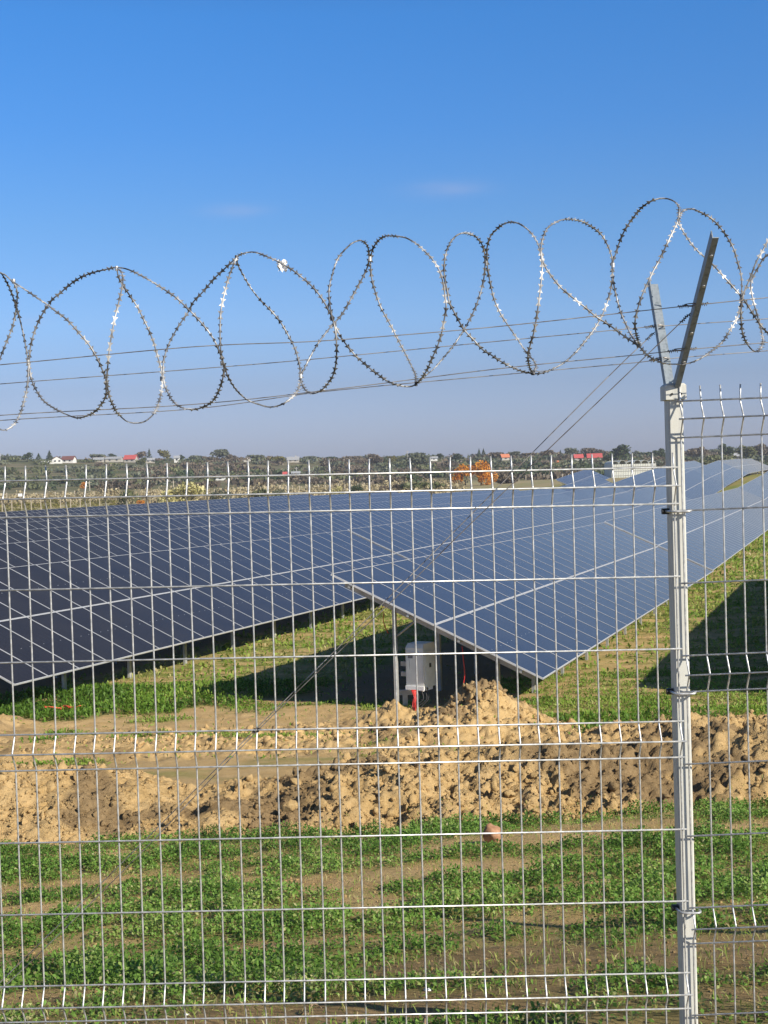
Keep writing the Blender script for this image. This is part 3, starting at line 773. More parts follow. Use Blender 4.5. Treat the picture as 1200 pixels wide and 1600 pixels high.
for lab, (a0, a1), px, ia, sides in wires:
    base = on_arm(*px[ia], a0, a1); Yw = base[1] - (.012 if a0 is FB else -.0)
    root = empty('tension_wire', at(*px[ia], Yw), lab, 'wire', 'tension wires between the arms')
    inv = Matrix.Translation(-Vector(root.location))
    P0 = [at(-300, px[0][1] + 26, Yw)] + [at(x, y, Yw) for x, y in px]
    mb = MB(); mb.tube(catmull(P0, .05), .0013, 6); o = mb.build('strand', M['dullwire'], root, True); o.matrix_parent_inverse = inv
    mb = MB(); dv = P0[ia + 1] - P0[ia]; c = at(*px[ia], Yw)
    tie(mb, c - dv / np.linalg.norm(dv) * .012, -dv)
    if sides[1]: tie(mb, c + dv / np.linalg.norm(dv) * .012, dv)
    for a in (0, 1.3):   # turns round the arm
        Q = [c + np.array([.019 * math.cos(q * .7 + a), .019 * math.sin(q * .7 + a) + .010, .004 * math.sin(q * .35)]) for q in range(10)]; mb.tube(Q, .0011, 5)
    o = mb.build('wire_tie', M['dullwire'], root, True); o.matrix_parent_inverse = inv
# two stay wires running from the arms down through the mesh to the ground on the left
for lab, a, pts in (('steel stay wire slanting down left from the arm leaning away', on_arm(1023, 519, BB, BT), [(950, 589), (737, 803), (612, 929), (400, 1139)]),
                    ('steel stay wire slanting down left from the arm leaning towards the camera', on_arm(1079, 489, FB, FT), [(974, 590), (737, 817), (623, 929), (406, 1138)])):
    e1 = at(*pts[-1], FY - .004); n_p = 8
    root = empty('stay_wire', a, lab, 'wire', 'stay wires'); inv = Matrix.Translation(-Vector(root.location))
    P = [a]; ra = ray(1051, 504); x0 = project(a[None])[0][0]; x1 = pts[-1][0]
    for x, y in pts[:-1]:
        f = (x0 - x) / (x0 - x1); P.append(at(x, y, a[1] + (e1[1] - a[1]) * f))
    P.append(e1); P.append(at(200 if 'away' in lab else 214, 1339, FY + .03))
    P.append(at(0 if 'away' in lab else 14, 1535, FY + .06)); P.append(at(-60, 1595, FY + .07))
    mb = MB(); mb.tube(catmull(P, .04), .0014, 6); o = mb.build('strand', M['dullwire'], root, True); o.matrix_parent_inverse = inv
    mb = MB(); dv = P[1] - P[0]; tie(mb, a + dv * .02, dv, .03); tie(mb, e1, P[-2] - e1, .012)
    o = mb.build('wire_tie', M['black'], root, True); o.matrix_parent_inverse = inv

# ------------------------------------------------------------------ razor wire concertina lying in the V of the arms
S = []
S.append([(-25, 425), (3, 427), (20, 440), (40, 453), (75, 477), (85, 485), (105, 500), (125, 522), (140, 540), (152, 560), (160, 578), (165, 590), (166, 605), (165, 620), (158, 632), (150, 642), (135, 650), (120, 653), (105, 648), (90, 641), (70, 628), (58, 612), (50, 595), (46, 575), (46, 560), (48, 540), (55, 515), (65, 493), (80, 470), (95, 457), (110, 444), (127, 433), (145, 426), (170, 420), (183, 418), (200, 421), (225, 433), (250, 448), (275, 465), (292, 481), (307, 496), (325, 517), (339, 540), (349, 570), (349, 587), (342, 610), (332, 627), (317, 636), (300, 640), (280, 635), (267, 622), (257, 600), (255, 580), (256, 562), (262, 542), (270, 525), (282, 505), (295, 486), (302, 472), (317, 456), (335, 435), (352, 419), (370, 402), (380, 396), (397, 394), (415, 400), (437, 410), (457, 422), (475, 436), (490, 450), (502, 465), (512, 482), (520, 500), (524, 517), (526, 540), (525, 567), (520, 587), (510, 602), (500, 611), (487, 615), (477, 609), (471, 597), (470, 587), (475, 577), (485, 557), (500, 532), (520, 507), (535, 490), (555, 455), (570, 427), (576, 410), (576, 392), (572, 381), (564, 376), (552, 379), (539, 390), (527, 406), (519, 430), (514, 455), (516, 480), (520, 500), (530, 522), (540, 537), (555, 555), (567, 566), (585, 581), (605, 595), (622, 602), (640, 604), (650, 600), (665, 587), (680, 574), (692, 560), (707, 542), (725, 515), (740, 487), (750, 460), (756, 435), (758, 412), (757, 395), (752, 380), (742, 369), (727, 364), (715, 367), (705, 377), (697, 395), (694, 415), (695, 435), (699, 455), (702, 472), (712, 492), (725, 515), (740, 531), (755, 547), (765, 553), (785, 566), (807, 577), (820, 581), (835, 584), (850, 582), (865, 576), (882, 566), (900, 550), (915, 532), (930, 512), (942, 490), (952, 462), (956, 440), (957, 420), (956, 402), (950, 385), (940, 367), (927, 356), (912, 347), (895, 343), (880, 343), (865, 349), (855, 357), (850, 367), (846, 382), (846, 400), (851, 415), (862, 432), (877, 450), (895, 465), (915, 481), (932, 495), (955, 510), (975, 525), (997, 540), (1013, 556), (1025, 563), (1039, 568), (1055, 569), (1074, 568), (1093, 561), (1111, 549), (1128, 535), (1142, 514), (1151, 498), (1157, 477), (1159, 453), (1158, 430), (1153, 411), (1146, 388), (1137, 372), (1125, 355), (1111, 341), (1097, 333), (1083, 327), (1072, 327), (1065, 332), (1061, 341), (1063, 353), (1072, 369), (1086, 388), (1100, 401), (1118, 418), (1137, 439), (1153, 457), (1165, 472), (1177, 491), (1188, 507), (1200, 521), (1222, 542), (1240, 552)])
S.append([(-15, 670), (0, 671), (8, 672), (20, 665), (30, 650), (38, 625), (43, 600), (44, 580), (44, 565), (40, 540), (36, 520), (30, 495), (24, 475), (17, 455), (10, 440), (3, 428)])
S.append([(-12, 590), (0, 560), (10, 535), (19, 512), (24, 490), (27, 465), (26, 452), (22, 442)])
S.append([(183, 420), (190, 425), (192, 440), (188, 462), (180, 495), (175, 520), (171, 545), (169, 565), (167, 590), (168, 605), (172, 622), (180, 640), (190, 652), (200, 659), (212, 661), (225, 659), (235, 652), (243, 642), (250, 622), (253, 605), (254, 590), (250, 570), (245, 552), (240, 535), (233, 517), (225, 500), (215, 480), (205, 465), (193, 447), (185, 432), (183, 420)])
S.append([(370, 403), (367, 408), (357, 435), (350, 462), (345, 487), (344, 510), (344, 532), (346, 555), (351, 572), (357, 590), (370, 610), (387, 625), (405, 632), (422, 636), (440, 632), (455, 622), (465, 610), (470, 592), (469, 577), (466, 562), (461, 545), (452, 527), (440, 506), (425, 487), (407, 469), (392, 450), (380, 430), (371, 412), (370, 403)])
S.append([(579, 412), (580, 402), (582, 390), (590, 377), (602, 369), (617, 369), (635, 372), (652, 382), (665, 394), (677, 407), (686, 422), (692, 440), (695, 460), (697, 480), (694, 500), (690, 520), (684, 540), (675, 560), (666, 580), (652, 598), (649, 585), (642, 570), (632, 550), (620, 527), (607, 502), (595, 480), (585, 452), (580, 430), (579, 412)])
S.append([(761, 402), (761, 387), (766, 370), (775, 359), (787, 350), (800, 347), (812, 350), (825, 359), (835, 371), (842, 385), (846, 402), (847, 420), (845, 445), (842, 470), (839, 492), (834, 520), (829, 537), (825, 557), (827, 572), (832, 582), (837, 575), (835, 565), (822, 550), (810, 532), (795, 510), (782, 490), (772, 467), (766, 442), (762, 420), (761, 402)])
S.append([(957, 416), (958, 407), (962, 397), (967, 381), (976, 360), (988, 342), (1002, 325), (1018, 314), (1034, 310), (1048, 312), (1059, 320), (1061, 334), (1058, 348), (1048, 369), (1039, 388), (1030, 407), (1020, 425), (1011, 444), (1002, 465), (995, 488), (992, 507), (995, 526), (999, 540), (988, 526), (978, 507), (970, 488), (964, 467), (960, 449), (957, 430), (957, 416)])
S.append([(1225, 350), (1210, 362), (1200, 376), (1191, 393), (1181, 411), (1172, 435), (1165, 451), (1160, 463), (1158, 484), (1158, 500), (1160, 519), (1166, 535), (1177, 548), (1186, 547), (1192, 535), (1189, 514), (1184, 495), (1177, 470), (1173, 449), (1175, 437), (1183, 421), (1195, 402), (1215, 388)])
YC, RM = 3.66, .185
razor = empty('razor_wire_coil', at(600, 610, YC), 'coil of galvanised razor wire with bow tie barbs running along the fence top', 'razor wire')
rinv = Matrix.Translation(-Vector(razor.location))
barbs_v = []; barbs_f = []
for strand in S:
    P2 = catmull(np.array(strand, float), 3.0)
    mid = 545 - .102 * P2[:, 0]; u = np.clip((P2[:, 1] - mid) / 122, -1, 1)
    T2 = np.gradient(P2, axis=0); T2 /= np.linalg.norm(T2, axis=1)[:, None] + 1e-9
    sg = np.tanh(T2[:, 1] * 2.2); off = -sg * np.sqrt(np.clip(1 - u * u, 0, 1)) * RM
    k = 9; ker = np.hanning(2 * k + 1); ker /= ker.sum(); off = np.convolve(np.pad(off, k, mode='edge'), ker, 'valid')
    P = np.array([at(x, y, YC + o_) for (x, y), o_ in zip(P2, off)])
    mb = MB(); mb.tube(P, .0020, 6); o = mb.build('core_wire', M['razor'], razor, True); o.matrix_parent_inverse = rinv
    dl = np.linalg.norm(np.diff(P, axis=0), axis=1); cum = np.concatenate([[0], np.cumsum(dl)])
    Tn = np.gradient(P, axis=0); Tn /= np.linalg.norm(Tn, axis=1)[:, None]
    cen = P.mean(0); roll_a = rng.random() * 6.28
    for s_ in np.arange(.015, cum[-1], .034):
        c = np.array([np.interp(s_, cum, P[:, q]) for q in range(3)]); tn = np.array([np.interp(s_, cum, Tn[:, q]) for q in range(3)]); tn /= np.linalg.norm(tn)
        # the tape lies nearly flat on the coil's cylinder, twisting slowly along the strand
        rad = np.array([0, c[1] - YC, c[2] - at(cen[0] / YC * 0 + 600, 545 - .102 * project(c[None])[0][0], YC)[2]]); rad -= tn * (rad @ tn)
        if np.linalg.norm(rad) < .02: rad = np.array([0, 0, 1.]) - tn * tn[2]
        rad /= np.linalg.norm(rad); a = .5 * math.sin(s_ * 5 + roll_a) + rng.normal(0, .25)
        rad = rad * math.cos(a) + np.cross(tn, rad) * math.sin(a); sd_ = np.cross(tn, rad)
        L, h1, h0, th = .0110, .0078, .0026, .0004
        prof = [(-L, h1), (-.003, h0), (.003, h0), (L, h1), (.0104, 0), (L, -h1), (.003, -h0), (-.003, -h0), (-L, -h1), (-.0104, 0)]
        bb_ = len(barbs_v)
        for sgn in (1, -1):
            for p_, q_ in prof: barbs_v.append(c + tn * p_ + sd_ * q_ + rad * th * sgn)
        quads = [(0, 1, 8, 9), ]
        quads = [(9, 0, 1), (9, 1, 2, 4), (4, 2, 3), (9, 4, 6, 7), (9, 7, 8), (4, 5, 6)]
        for f_ in quads:
            barbs_f.append(tuple(bb_ + i for i in f_)); barbs_f.append(tuple(bb_ + 10 + i for i in f_[::-1]))
        for i in range(10): barbs_f.append((bb_ + i, bb_ + 10 + i, bb_ + 10 + (i + 1) % 10, bb_ + (i + 1) % 10))
me = bpy.data.meshes.new('barb_strip'); me.from_pydata([tuple(v) for v in barbs_v], [], barbs_f); me.materials.append(M['razor']); me.update()
o = link('barbs', me, razor); o.matrix_parent_inverse = rinv; o['kind'] = 'stuff'
for x, y in ((183, 420), (370, 403), (470, 588), (45, 566), (167, 598), (253, 592), (578, 405), (694, 450), (650, 600), (759, 412), (846, 402), (833, 583), (957, 415), (1061, 336), (998, 540), (1159, 462), (22, 440), (347, 568), (518, 498)):
    c = at(x, y, YC); mb = MB(); mb.tube([c + np.array([0, -.006, -.006]), c + np.array([0, -.006, .006])], .0045, 6)
    o = mb.build('coil_clip', M['razor'], razor); o.matrix_parent_inverse = rinv
# scrap of white plastic caught on the barbs
c = at(441, 415, YC - .05)
bmv = []; bmf = []
for j in range(7):
    for i in range(6):
        bmv.append((c[0] + (i - 2.5) * .0046 + .003 * math.sin(j * 1.7 + i), c[1] + .006 * math.sin(i * 1.9 + j * 1.1), c[2] + (j - 3) * .0048 + .004 * math.sin(i * 2.3)))
for j in range(6):
    for i in range(5):
        q = j * 6 + i; bmf.append((q, q + 1, q + 7, q + 6))
me = bpy.data.meshes.new('plastic_scrap'); me.from_pydata(bmv, [], bmf); me.materials.append(M['white'])
o = link('plastic_scrap', me); md = o.modifiers.new('thickness', 'SOLIDIFY'); md.thickness = .0008
tag(o, 'small white plastic scrap snagged on the razor wire', 'litter')

# ------------------------------------------------------------------ plants, clods and litter on the near ground
def frustum_points(y0, y1, density, margin=.25, k=.30):
    area = (k * (y1 ** 2 - y0 ** 2)) + 2 * margin * (y1 - y0); N = int(area * density)
    Y = np.sqrt(rng.random(N) * (y1 ** 2 - y0 ** 2) + y0 ** 2); X = (rng.random(N) * 2 - 1) * (k * Y + margin)
    return X, Y


def leaves(X, Y, size, lift, tint, bend=.35, wide=.55, up=.55):
    """bent four-vertex leaflets scattered over the ground"""
    N = len(X); Z = height(X, Y) + lift
    az = rng.random(N) * 6.283; el = np.clip(rng.normal(up, .45, N), -.2, 1.5)
    d = np.stack([np.cos(az) * np.cos(el), np.sin(az) * np.cos(el), np.sin(el)], 1)
    s = np.stack([-np.sin(az), np.cos(az), np.zeros(N)], 1); tw = rng.normal(0, .5, N)
    nrm = np.cross(s, d); s = s * np.cos(tw)[:, None] + nrm * np.sin(tw)[:, None]
    C = np.stack([X, Y, Z], 1); L = size[:, None]
    p0 = C; p1 = C + d * L * .55 + s * L * wide * .5; p2 = C + d * L - np.array([0, 0, 1.]) * L * bend * .4; p3 = C + d * L * .55 - s * L * wide * .5
    V_ = np.stack([p0, p1, p2, p3], 1).reshape(-1, 3); F_ = np.arange(4 * N).reshape(N, 4)
    return V_, F_, np.repeat(tint, 4)


# leafy weeds between the fence and the spoil ridge
X, Y = frustum_points(3.7, 10.7, 11500)
cv = cover_fn(X, Y); clump = fbm(X * 6, Y * 6, 3)
keep = rng.random(len(X)) < np.clip((cv - .2) * 1.7, 0, 1) * np.clip(.62 + 1.9 * clump, .03, 1); X, Y, cv, clump = X[keep], Y[keep], cv[keep], clump[keep]
hh = np.clip(.035 + .11 * clump + .02 * cv, .004, .12) * np.clip(cv, .2, 1)
sz = rng.uniform(.011, .028, len(X)) * (.8 + .3 * cv); dryp = (rng.random(len(X)) < .05 + .20 * (Y < 5.3))
tint = np.clip(.36 + .5 * fbm(X * 2.2, Y * 2.2, 3) + rng.normal(0, .13, len(X)) + .45 * dryp, 0, 1)
V_, F_, T_ = leaves(X, Y, sz, rng.random(len(X)) * hh, tint)
tag(link('weeds', np_mesh('weeds', V_, F_, [M['weed']], dict(tint=T_))), 'low leafy green weeds growing between the fence and the soil ridge', 'weeds', kind='stuff')
# dry grass blades and small sprigs over the bare strip by the fence
X, Y = frustum_points(3.7, 10.4, 1500); cv = cover_fn(X, Y); keep = rng.random(len(X)) < np.where(Y < 5.6, .6, .35); X, Y = X[keep], Y[keep]
V_, F_, T_ = leaves(X, Y, rng.uniform(.02, .06, len(X)), 0.0, np.clip(rng.normal(.62, .25, len(X)), 0, 1), .5, .09, .9)
tag(link('dry_grass', np_mesh('dry_grass', V_, F_, [M['grass']], dict(tint=T_))), 'thin dry grass blades on the brown strip by the fence', 'grass', kind='stuff')

# grass of the field behind the ridge
X, Y = frustum_points(18.5, 31, 520, 1.0, .31); cv = cover_fn(X, Y)
keep = rng.random(len(X)) < np.clip((cv - .2) * 1.5, .02, 1); X, Y, cv = X[keep], Y[keep], cv[keep]
bank = (1 - sst(-2.5, .5, X)) * sst(-.4, .6, Y - np.interp(X, [-7, -4.2, -2, .5], [24.8, 26.8, 28.2, 27.5])) * (1 - sst(29, 33, Y)) + sst(2.2, 3, X) * (1 - sst(23.5, 25, Y)) * .8
bank = np.clip(bank, 0, 1)
sz = rng.uniform(.05, .11, len(X)) * (1 + .5 * bank)
tint = np.clip(.42 + .5 * fbm(X * .8, Y * .8, 4) - .30 * bank + rng.normal(0, .12, len(X)), 0, 1)
V1, F1, T1 = leaves(X, Y, sz, rng.random(len(X)) * .12 * bank, tint, .5, .30, .8)
X, Y = frustum_points(31, 105, 42, 1.0, .31); cv = cover_fn(X, Y); keep = rng.random(len(X)) < np.clip(cv * 1.3, .05, 1); X, Y = X[keep], Y[keep]
tint = np.clip(.48 + .6 * fbm(X * .5, Y * .3, 4) + rng.normal(0, .12, len(X)), 0, 1)
V2, F2, T2_ = leaves(X, Y, rng.uniform(.10, .2, len(X)) * (.7 + Y / 90), 0., tint, .5, .35, .7)
tag(link('grass', np_mesh('grass', np.vstack([V1, V2]), np.vstack([F1, F2 + len(V1)]), [M['grass']], dict(tint=np.concatenate([T1, T2_])))), 'yellow green grass growing between the solar rows', 'grass', kind='stuff')


def ico(sub):
    import bmesh
    bm = bmesh.new(); bmesh.ops.create_icosphere(bm, subdivisions=sub, radius=1); bm.verts.ensure_lookup_table()
    v = np.array([q.co[:] for q in bm.verts]); f = np.array([[q.index for q in fc.verts] for fc in bm.faces]); bm.free(); return v, f
IV1, IF1 = ico(1); IV2, IF2 = ico(2); IV3, IF3 = ico(3)


def clods(X, Y, rad, sink=.48):
    """angular lumps: spheres cut by random planes"""
    Vs, Fs, o_ = [], [], 0
    for big in (False, True):
        m_ = (rad > .024) == big; iv, fi = (IV2, IF2) if big else (IV1, IF1)
        x_, y_, r_ = X[m_], Y[m_], rad[m_]; N = len(x_)
        if not N: continue
        P = iv[None] * (1 + rng.normal(0, .17, (N, len(iv), 1))) * rng.uniform(.55, 1.35, (N, 1, 3))
        for k in range(7):
            nn_ = rng.normal(size=(N, 3)); nn_ /= np.linalg.norm(nn_, axis=1)[:, None]; d_ = rng.uniform(.25, .7, (N, 1))
            ex = np.clip(np.einsum('nvc,nc->nv', P, nn_) - d_, 0, 9); P = P - ex[..., None] * nn_[:, None, :]
        P = P * r_[:, None, None] * 1.25 + np.stack([x_, y_, height(x_, y_) + r_ * (1 - 2 * sink) * .5], 1)[:, None, :]
        Vs.append(P.reshape(-1, 3)); Fs.append((fi[None] + (np.arange(N) * len(iv))[:, None, None]).reshape(-1, 3) + o_); o_ += N * len(iv)
    return np.vstack(Vs), np.vstack(Fs)


# loose clods on the spoil ridge and the mounds
N = 30000
X = rng.uniform(-3.9, 4.2, N); Y = 10.0 + 2.6 * rng.random(N) ** 1.3
dn = np.clip(.5 + 1.3 * fbm(X * 1.3 + 8, Y * 1.3, 4), .22, 1) * sst(-.15, .1, Y - ridge_front(X)); keep = rng.random(N) < dn; X, Y = X[keep], Y[keep]
rad = np.clip(rng.lognormal(-4.75, .62, len(X)), .004, .05)
Va, Fa = clods(X, Y, rad)
N = 1600; X = rng.normal(1.3, .9, N); Y = rng.normal(21.4, 1.1, N); Vb, Fb = clods(X, Y, np.clip(rng.lognormal(-4.0, .6, N), .01, .10))
N = 800; X = rng.uniform(-5.5, 1.2, N); Y = rng.uniform(19.2, 24.2, N); Vc, Fc = clods(X, Y, np.clip(rng.lognormal(-3.6, .5, N), .012, .12))
Vd, Fd = clods(*frustum_points(3.8, 10.3, 260), np.clip(rng.lognormal(-5.5, .55, len(frustum_points(3.8, 10.3, 260)[0])), .0015, .018))
vs_all = np.vstack([Va, Vb, Vc, Vd]); fo = np.cumsum([0, len(Va), len(Vb), len(Vc)])
fs_all = np.vstack([Fa, Fb + fo[1], Fc + fo[2], Fd + fo[3]])
dmp = np.clip(sst(.12, .3, fbm(vs_all[:, 0] * 1.2 + 30, vs_all[:, 1] * 1.8 + 4, 4)) * .75, 0, 1); zer = np.zeros(len(vs_all))
tag(link('soil_clods', np_mesh('soil_clods', vs_all, fs_all, [gm], dict(cover=zer, damp_shade=dmp, far=zer, straw=zer))), 'crumbly tan soil clods heaped along the freshly dug ridge', 'soil', kind='stuff')


def big_clod(x, Y, r, label, mt='clod', squash=(1, 1, 1), dz=0.):
    X_ = ray(x, 1250)[0] * Y; v = IV3.copy()
    g2 = np.random.default_rng(int(x)); q = v.copy()
    for k in range(11):
        n2 = g2.normal(size=3); n2 /= np.linalg.norm(n2); q = q - np.clip(q @ n2 - g2.uniform(.5, .85), 0, 9)[:, None] * n2
    q = q * (1 + .35 * fbm(v[:, :1] * 2.6 + x, v[:, 1:2] * 2.6 + v[:, 2:] * 2.2, 4) + .14 * fbm(v[:, :1] * 9, v[:, 1:2] * 9 + v[:, 2:] * 8, 2)) * r * .95 * np.array(squash)
    me_ = np_mesh('soil_clod', q, IF3, [gm if mt == 'clod' else M[mt]]); o_ = link('soil_clod', me_); o_.location = (X_, Y, float(height(X_, Y)) + r * (.7 if mt == 'redclod' else .25) + dz)
    return tag(o_, label, 'clod', None)
big_clod(766, 8.75, .078, 'reddish clod of earth lying alone on the weeds in front of the ridge', 'redclod', (1, .9, 1.35))
big_clod(530, 10.75, .13, 'largest tan clod on the ridge, right of the two stay wires', 'clod', (1, .9, 1))
big_clod(452, 10.75, .075, 'pointed tan clod beside a dark hollow left of the largest clod')
big_clod(1140, 10.1, .11, 'dark sided clod at the foot of the ridge near the right edge', 'clod', (1.2, 1, .9))
# litter by the fence
def twig(pts, r, label):
    P = [(ray(x, 1500)[0] * Yq, Yq, float(height(ray(x, 1500)[0] * Yq, Yq)) + dz) for x, Yq, dz in pts]
    mb = MB(); mb.tube(catmull(P, .012), np.interp(np.linspace(0, 1, len(catmull(P, .012))), [0, 1], [r, r * .5]), 6); o_ = mb.build('twig', M['twig'], smooth=True); tag(o_, label, 'twig')
twig([(478, 4.52, .01), (486, 4.58, .03), (494, 4.62, .02), (500, 4.6, .012)], .004, 'curled brown twig lying on bare soil at the bottom centre left')
twig([(655, 4.02, .0), (660, 4.06, .03), (664, 4.12, .05), (668, 4.16, .04)], .009, 'thick brown stick end at the bottom edge right of centre')
for (x, Yq, r_, lab) in ((290, 4.66, .007, 'small white chip of stone on the soil below the lowest fold, left of centre'), (668, 4.78, .011, 'pale flat stone chip on bare soil right of centre near the bottom')):
    v = IV2 * (1 + .25 * fbm(IV2[:, :1] * 2 + x, IV2[:, 1:2] * 2, 3)) * np.array([1.4, 1, .5]) * r_; X_ = ray(x, 1540)[0] * Yq
    o_ = link('stone_chip', np_mesh('stone_chip', v, IF2, [M['white']])); o_.location = (X_, Yq, float(height(X_, Yq)) + r_ * .3); tag(o_, lab, 'stone')

# ------------------------------------------------------------------ distant land: trees, scrub, vineyard, houses
def crown_cloud(H, Wd, n_leaf, ls, shape, seed):
    """leaf quads spread through a lumpy crown; unit tree of height H, width Wd, foot at 0"""
    g_ = np.random.default_rng(seed)
    if shape == 'cone':
        zz = g_.random(n_leaf) ** 1.4; rr = (1 - zz) * Wd / 2 * np.sqrt(g_.uniform(.25, 1, n_leaf)) * (1 + .25 * np.sin(zz * 40)); an = g_.random(n_leaf) * 6.283
        C = np.stack([rr * np.cos(an), rr * np.sin(an), (.08 + .92 * zz) * H], 1)
    else:
        nl = 11; lc = []
        for k in range(nl):
            an = g_.random() * 6.283; q = g_.random() ** .6 * (.62 if shape != 'bush' else .8); hz = g_.uniform(.38, .84) if shape != 'bush' else g_.uniform(.1, .66)
            lc.append((q * Wd / 2 * math.cos(an), q * Wd / 2 * math.sin(an), hz * H, g_.uniform(.16, .30) * Wd))
        lc = np.array(lc); which = g_.integers(0, nl, n_leaf); d = g_.normal(size=(n_leaf, 3)); d /= np.linalg.norm(d, axis=1)[:, None]
        rr = lc[which, 3] * g_.random(n_leaf) ** .28; C = lc[which, :3] + d * rr[:, None] * np.array([1, 1, .8 * min(1.3, H / Wd)])
        C[:, 2] = np.clip(C[:, 2], .02 * H, H)
    u = g_.normal(size=(n_leaf, 3)); u /= np.linalg.norm(u, axis=1)[:, None]; w = np.cross(u, g_.normal(size=(n_leaf, 3))); w /= np.linalg.norm(w, axis=1)[:, None]
    s = (ls * g_.uniform(.6, 1.4, n_leaf))[:, None]
    V_ = np.stack([C - u * s, C + w * s * .7, C + u * s, C - w * s * .7], 1).reshape(-1, 3); F_ = np.arange(4 * n_leaf).reshape(-1, 4)
    return V_, F_, np.repeat(g_.random(n_leaf), 4)


def trunk_mb(H, Wd, seed, bush=False):
    g_ = np.random.default_rng(seed); mb = MB()
    mb.tube([(0, 0, -.4), (.01 * H, 0, .2 * H), (0, .01 * H, .45 * H), (.01 * H, 0, .75 * H)], [.028 * H, .024 * H, .016 * H, .006 * H], 6)
    for k in range(5):
        an = g_.random() * 6.283; z0_ = g_.uniform(.22, .5) * H; q = Wd * g_.uniform(.2, .34)
        mb.tube([(0, 0, z0_), (q * .5 * math.cos(an), q * .5 * math.sin(an), z0_ + .13 * H), (q * math.cos(an), q * math.sin(an), z0_ + .3 * H)], [.013 * H, .009 * H, .004 * H], 5)
    return mb


TREE_ME = {}
def tree(name, px, Y, top_px, width_px, kind, shape, label, group=None, cat='tree'):
    foot = place(px, Y); pf = project(foot[None])[0]
    H = max(2.0, (pf[1] - top_px + (3.0 if Y > 420 else 0)) / F_PX * Y); Wd = width_px * (1.3 if Y > 420 else 1) / F_PX * Y
    key = (kind, shape, round(H / Wd * 1.5))
    if key not in TREE_ME:
        sd_ = len(TREE_ME) + 11; r_ = H / Wd
        nl = 1500 if Y < 420 else 800
        V_, F_, T_ = crown_cloud(r_, 1., nl, .036 if Y < 420 else .05, shape, sd_)
        cm = np_mesh('crown', V_, F_, [M[kind]], dict(tint=T_))
        tb = trunk_mb(r_, 1., sd_); to = tb.build('trunk', M['bark'], None, True); tm = to.data; bpy.data.objects.remove(to)
        TREE_ME[key] = (cm, tm, r_)
    cm, tm, r_ = TREE_ME[key]
    root = empty(name, foot, label, cat, group)
    root.rotation_euler = (0, 0, random.random() * 6.28); root.scale = (Wd, Wd, H / r_)
    link('crown', cm, root); link('trunk', tm, root)
    return root


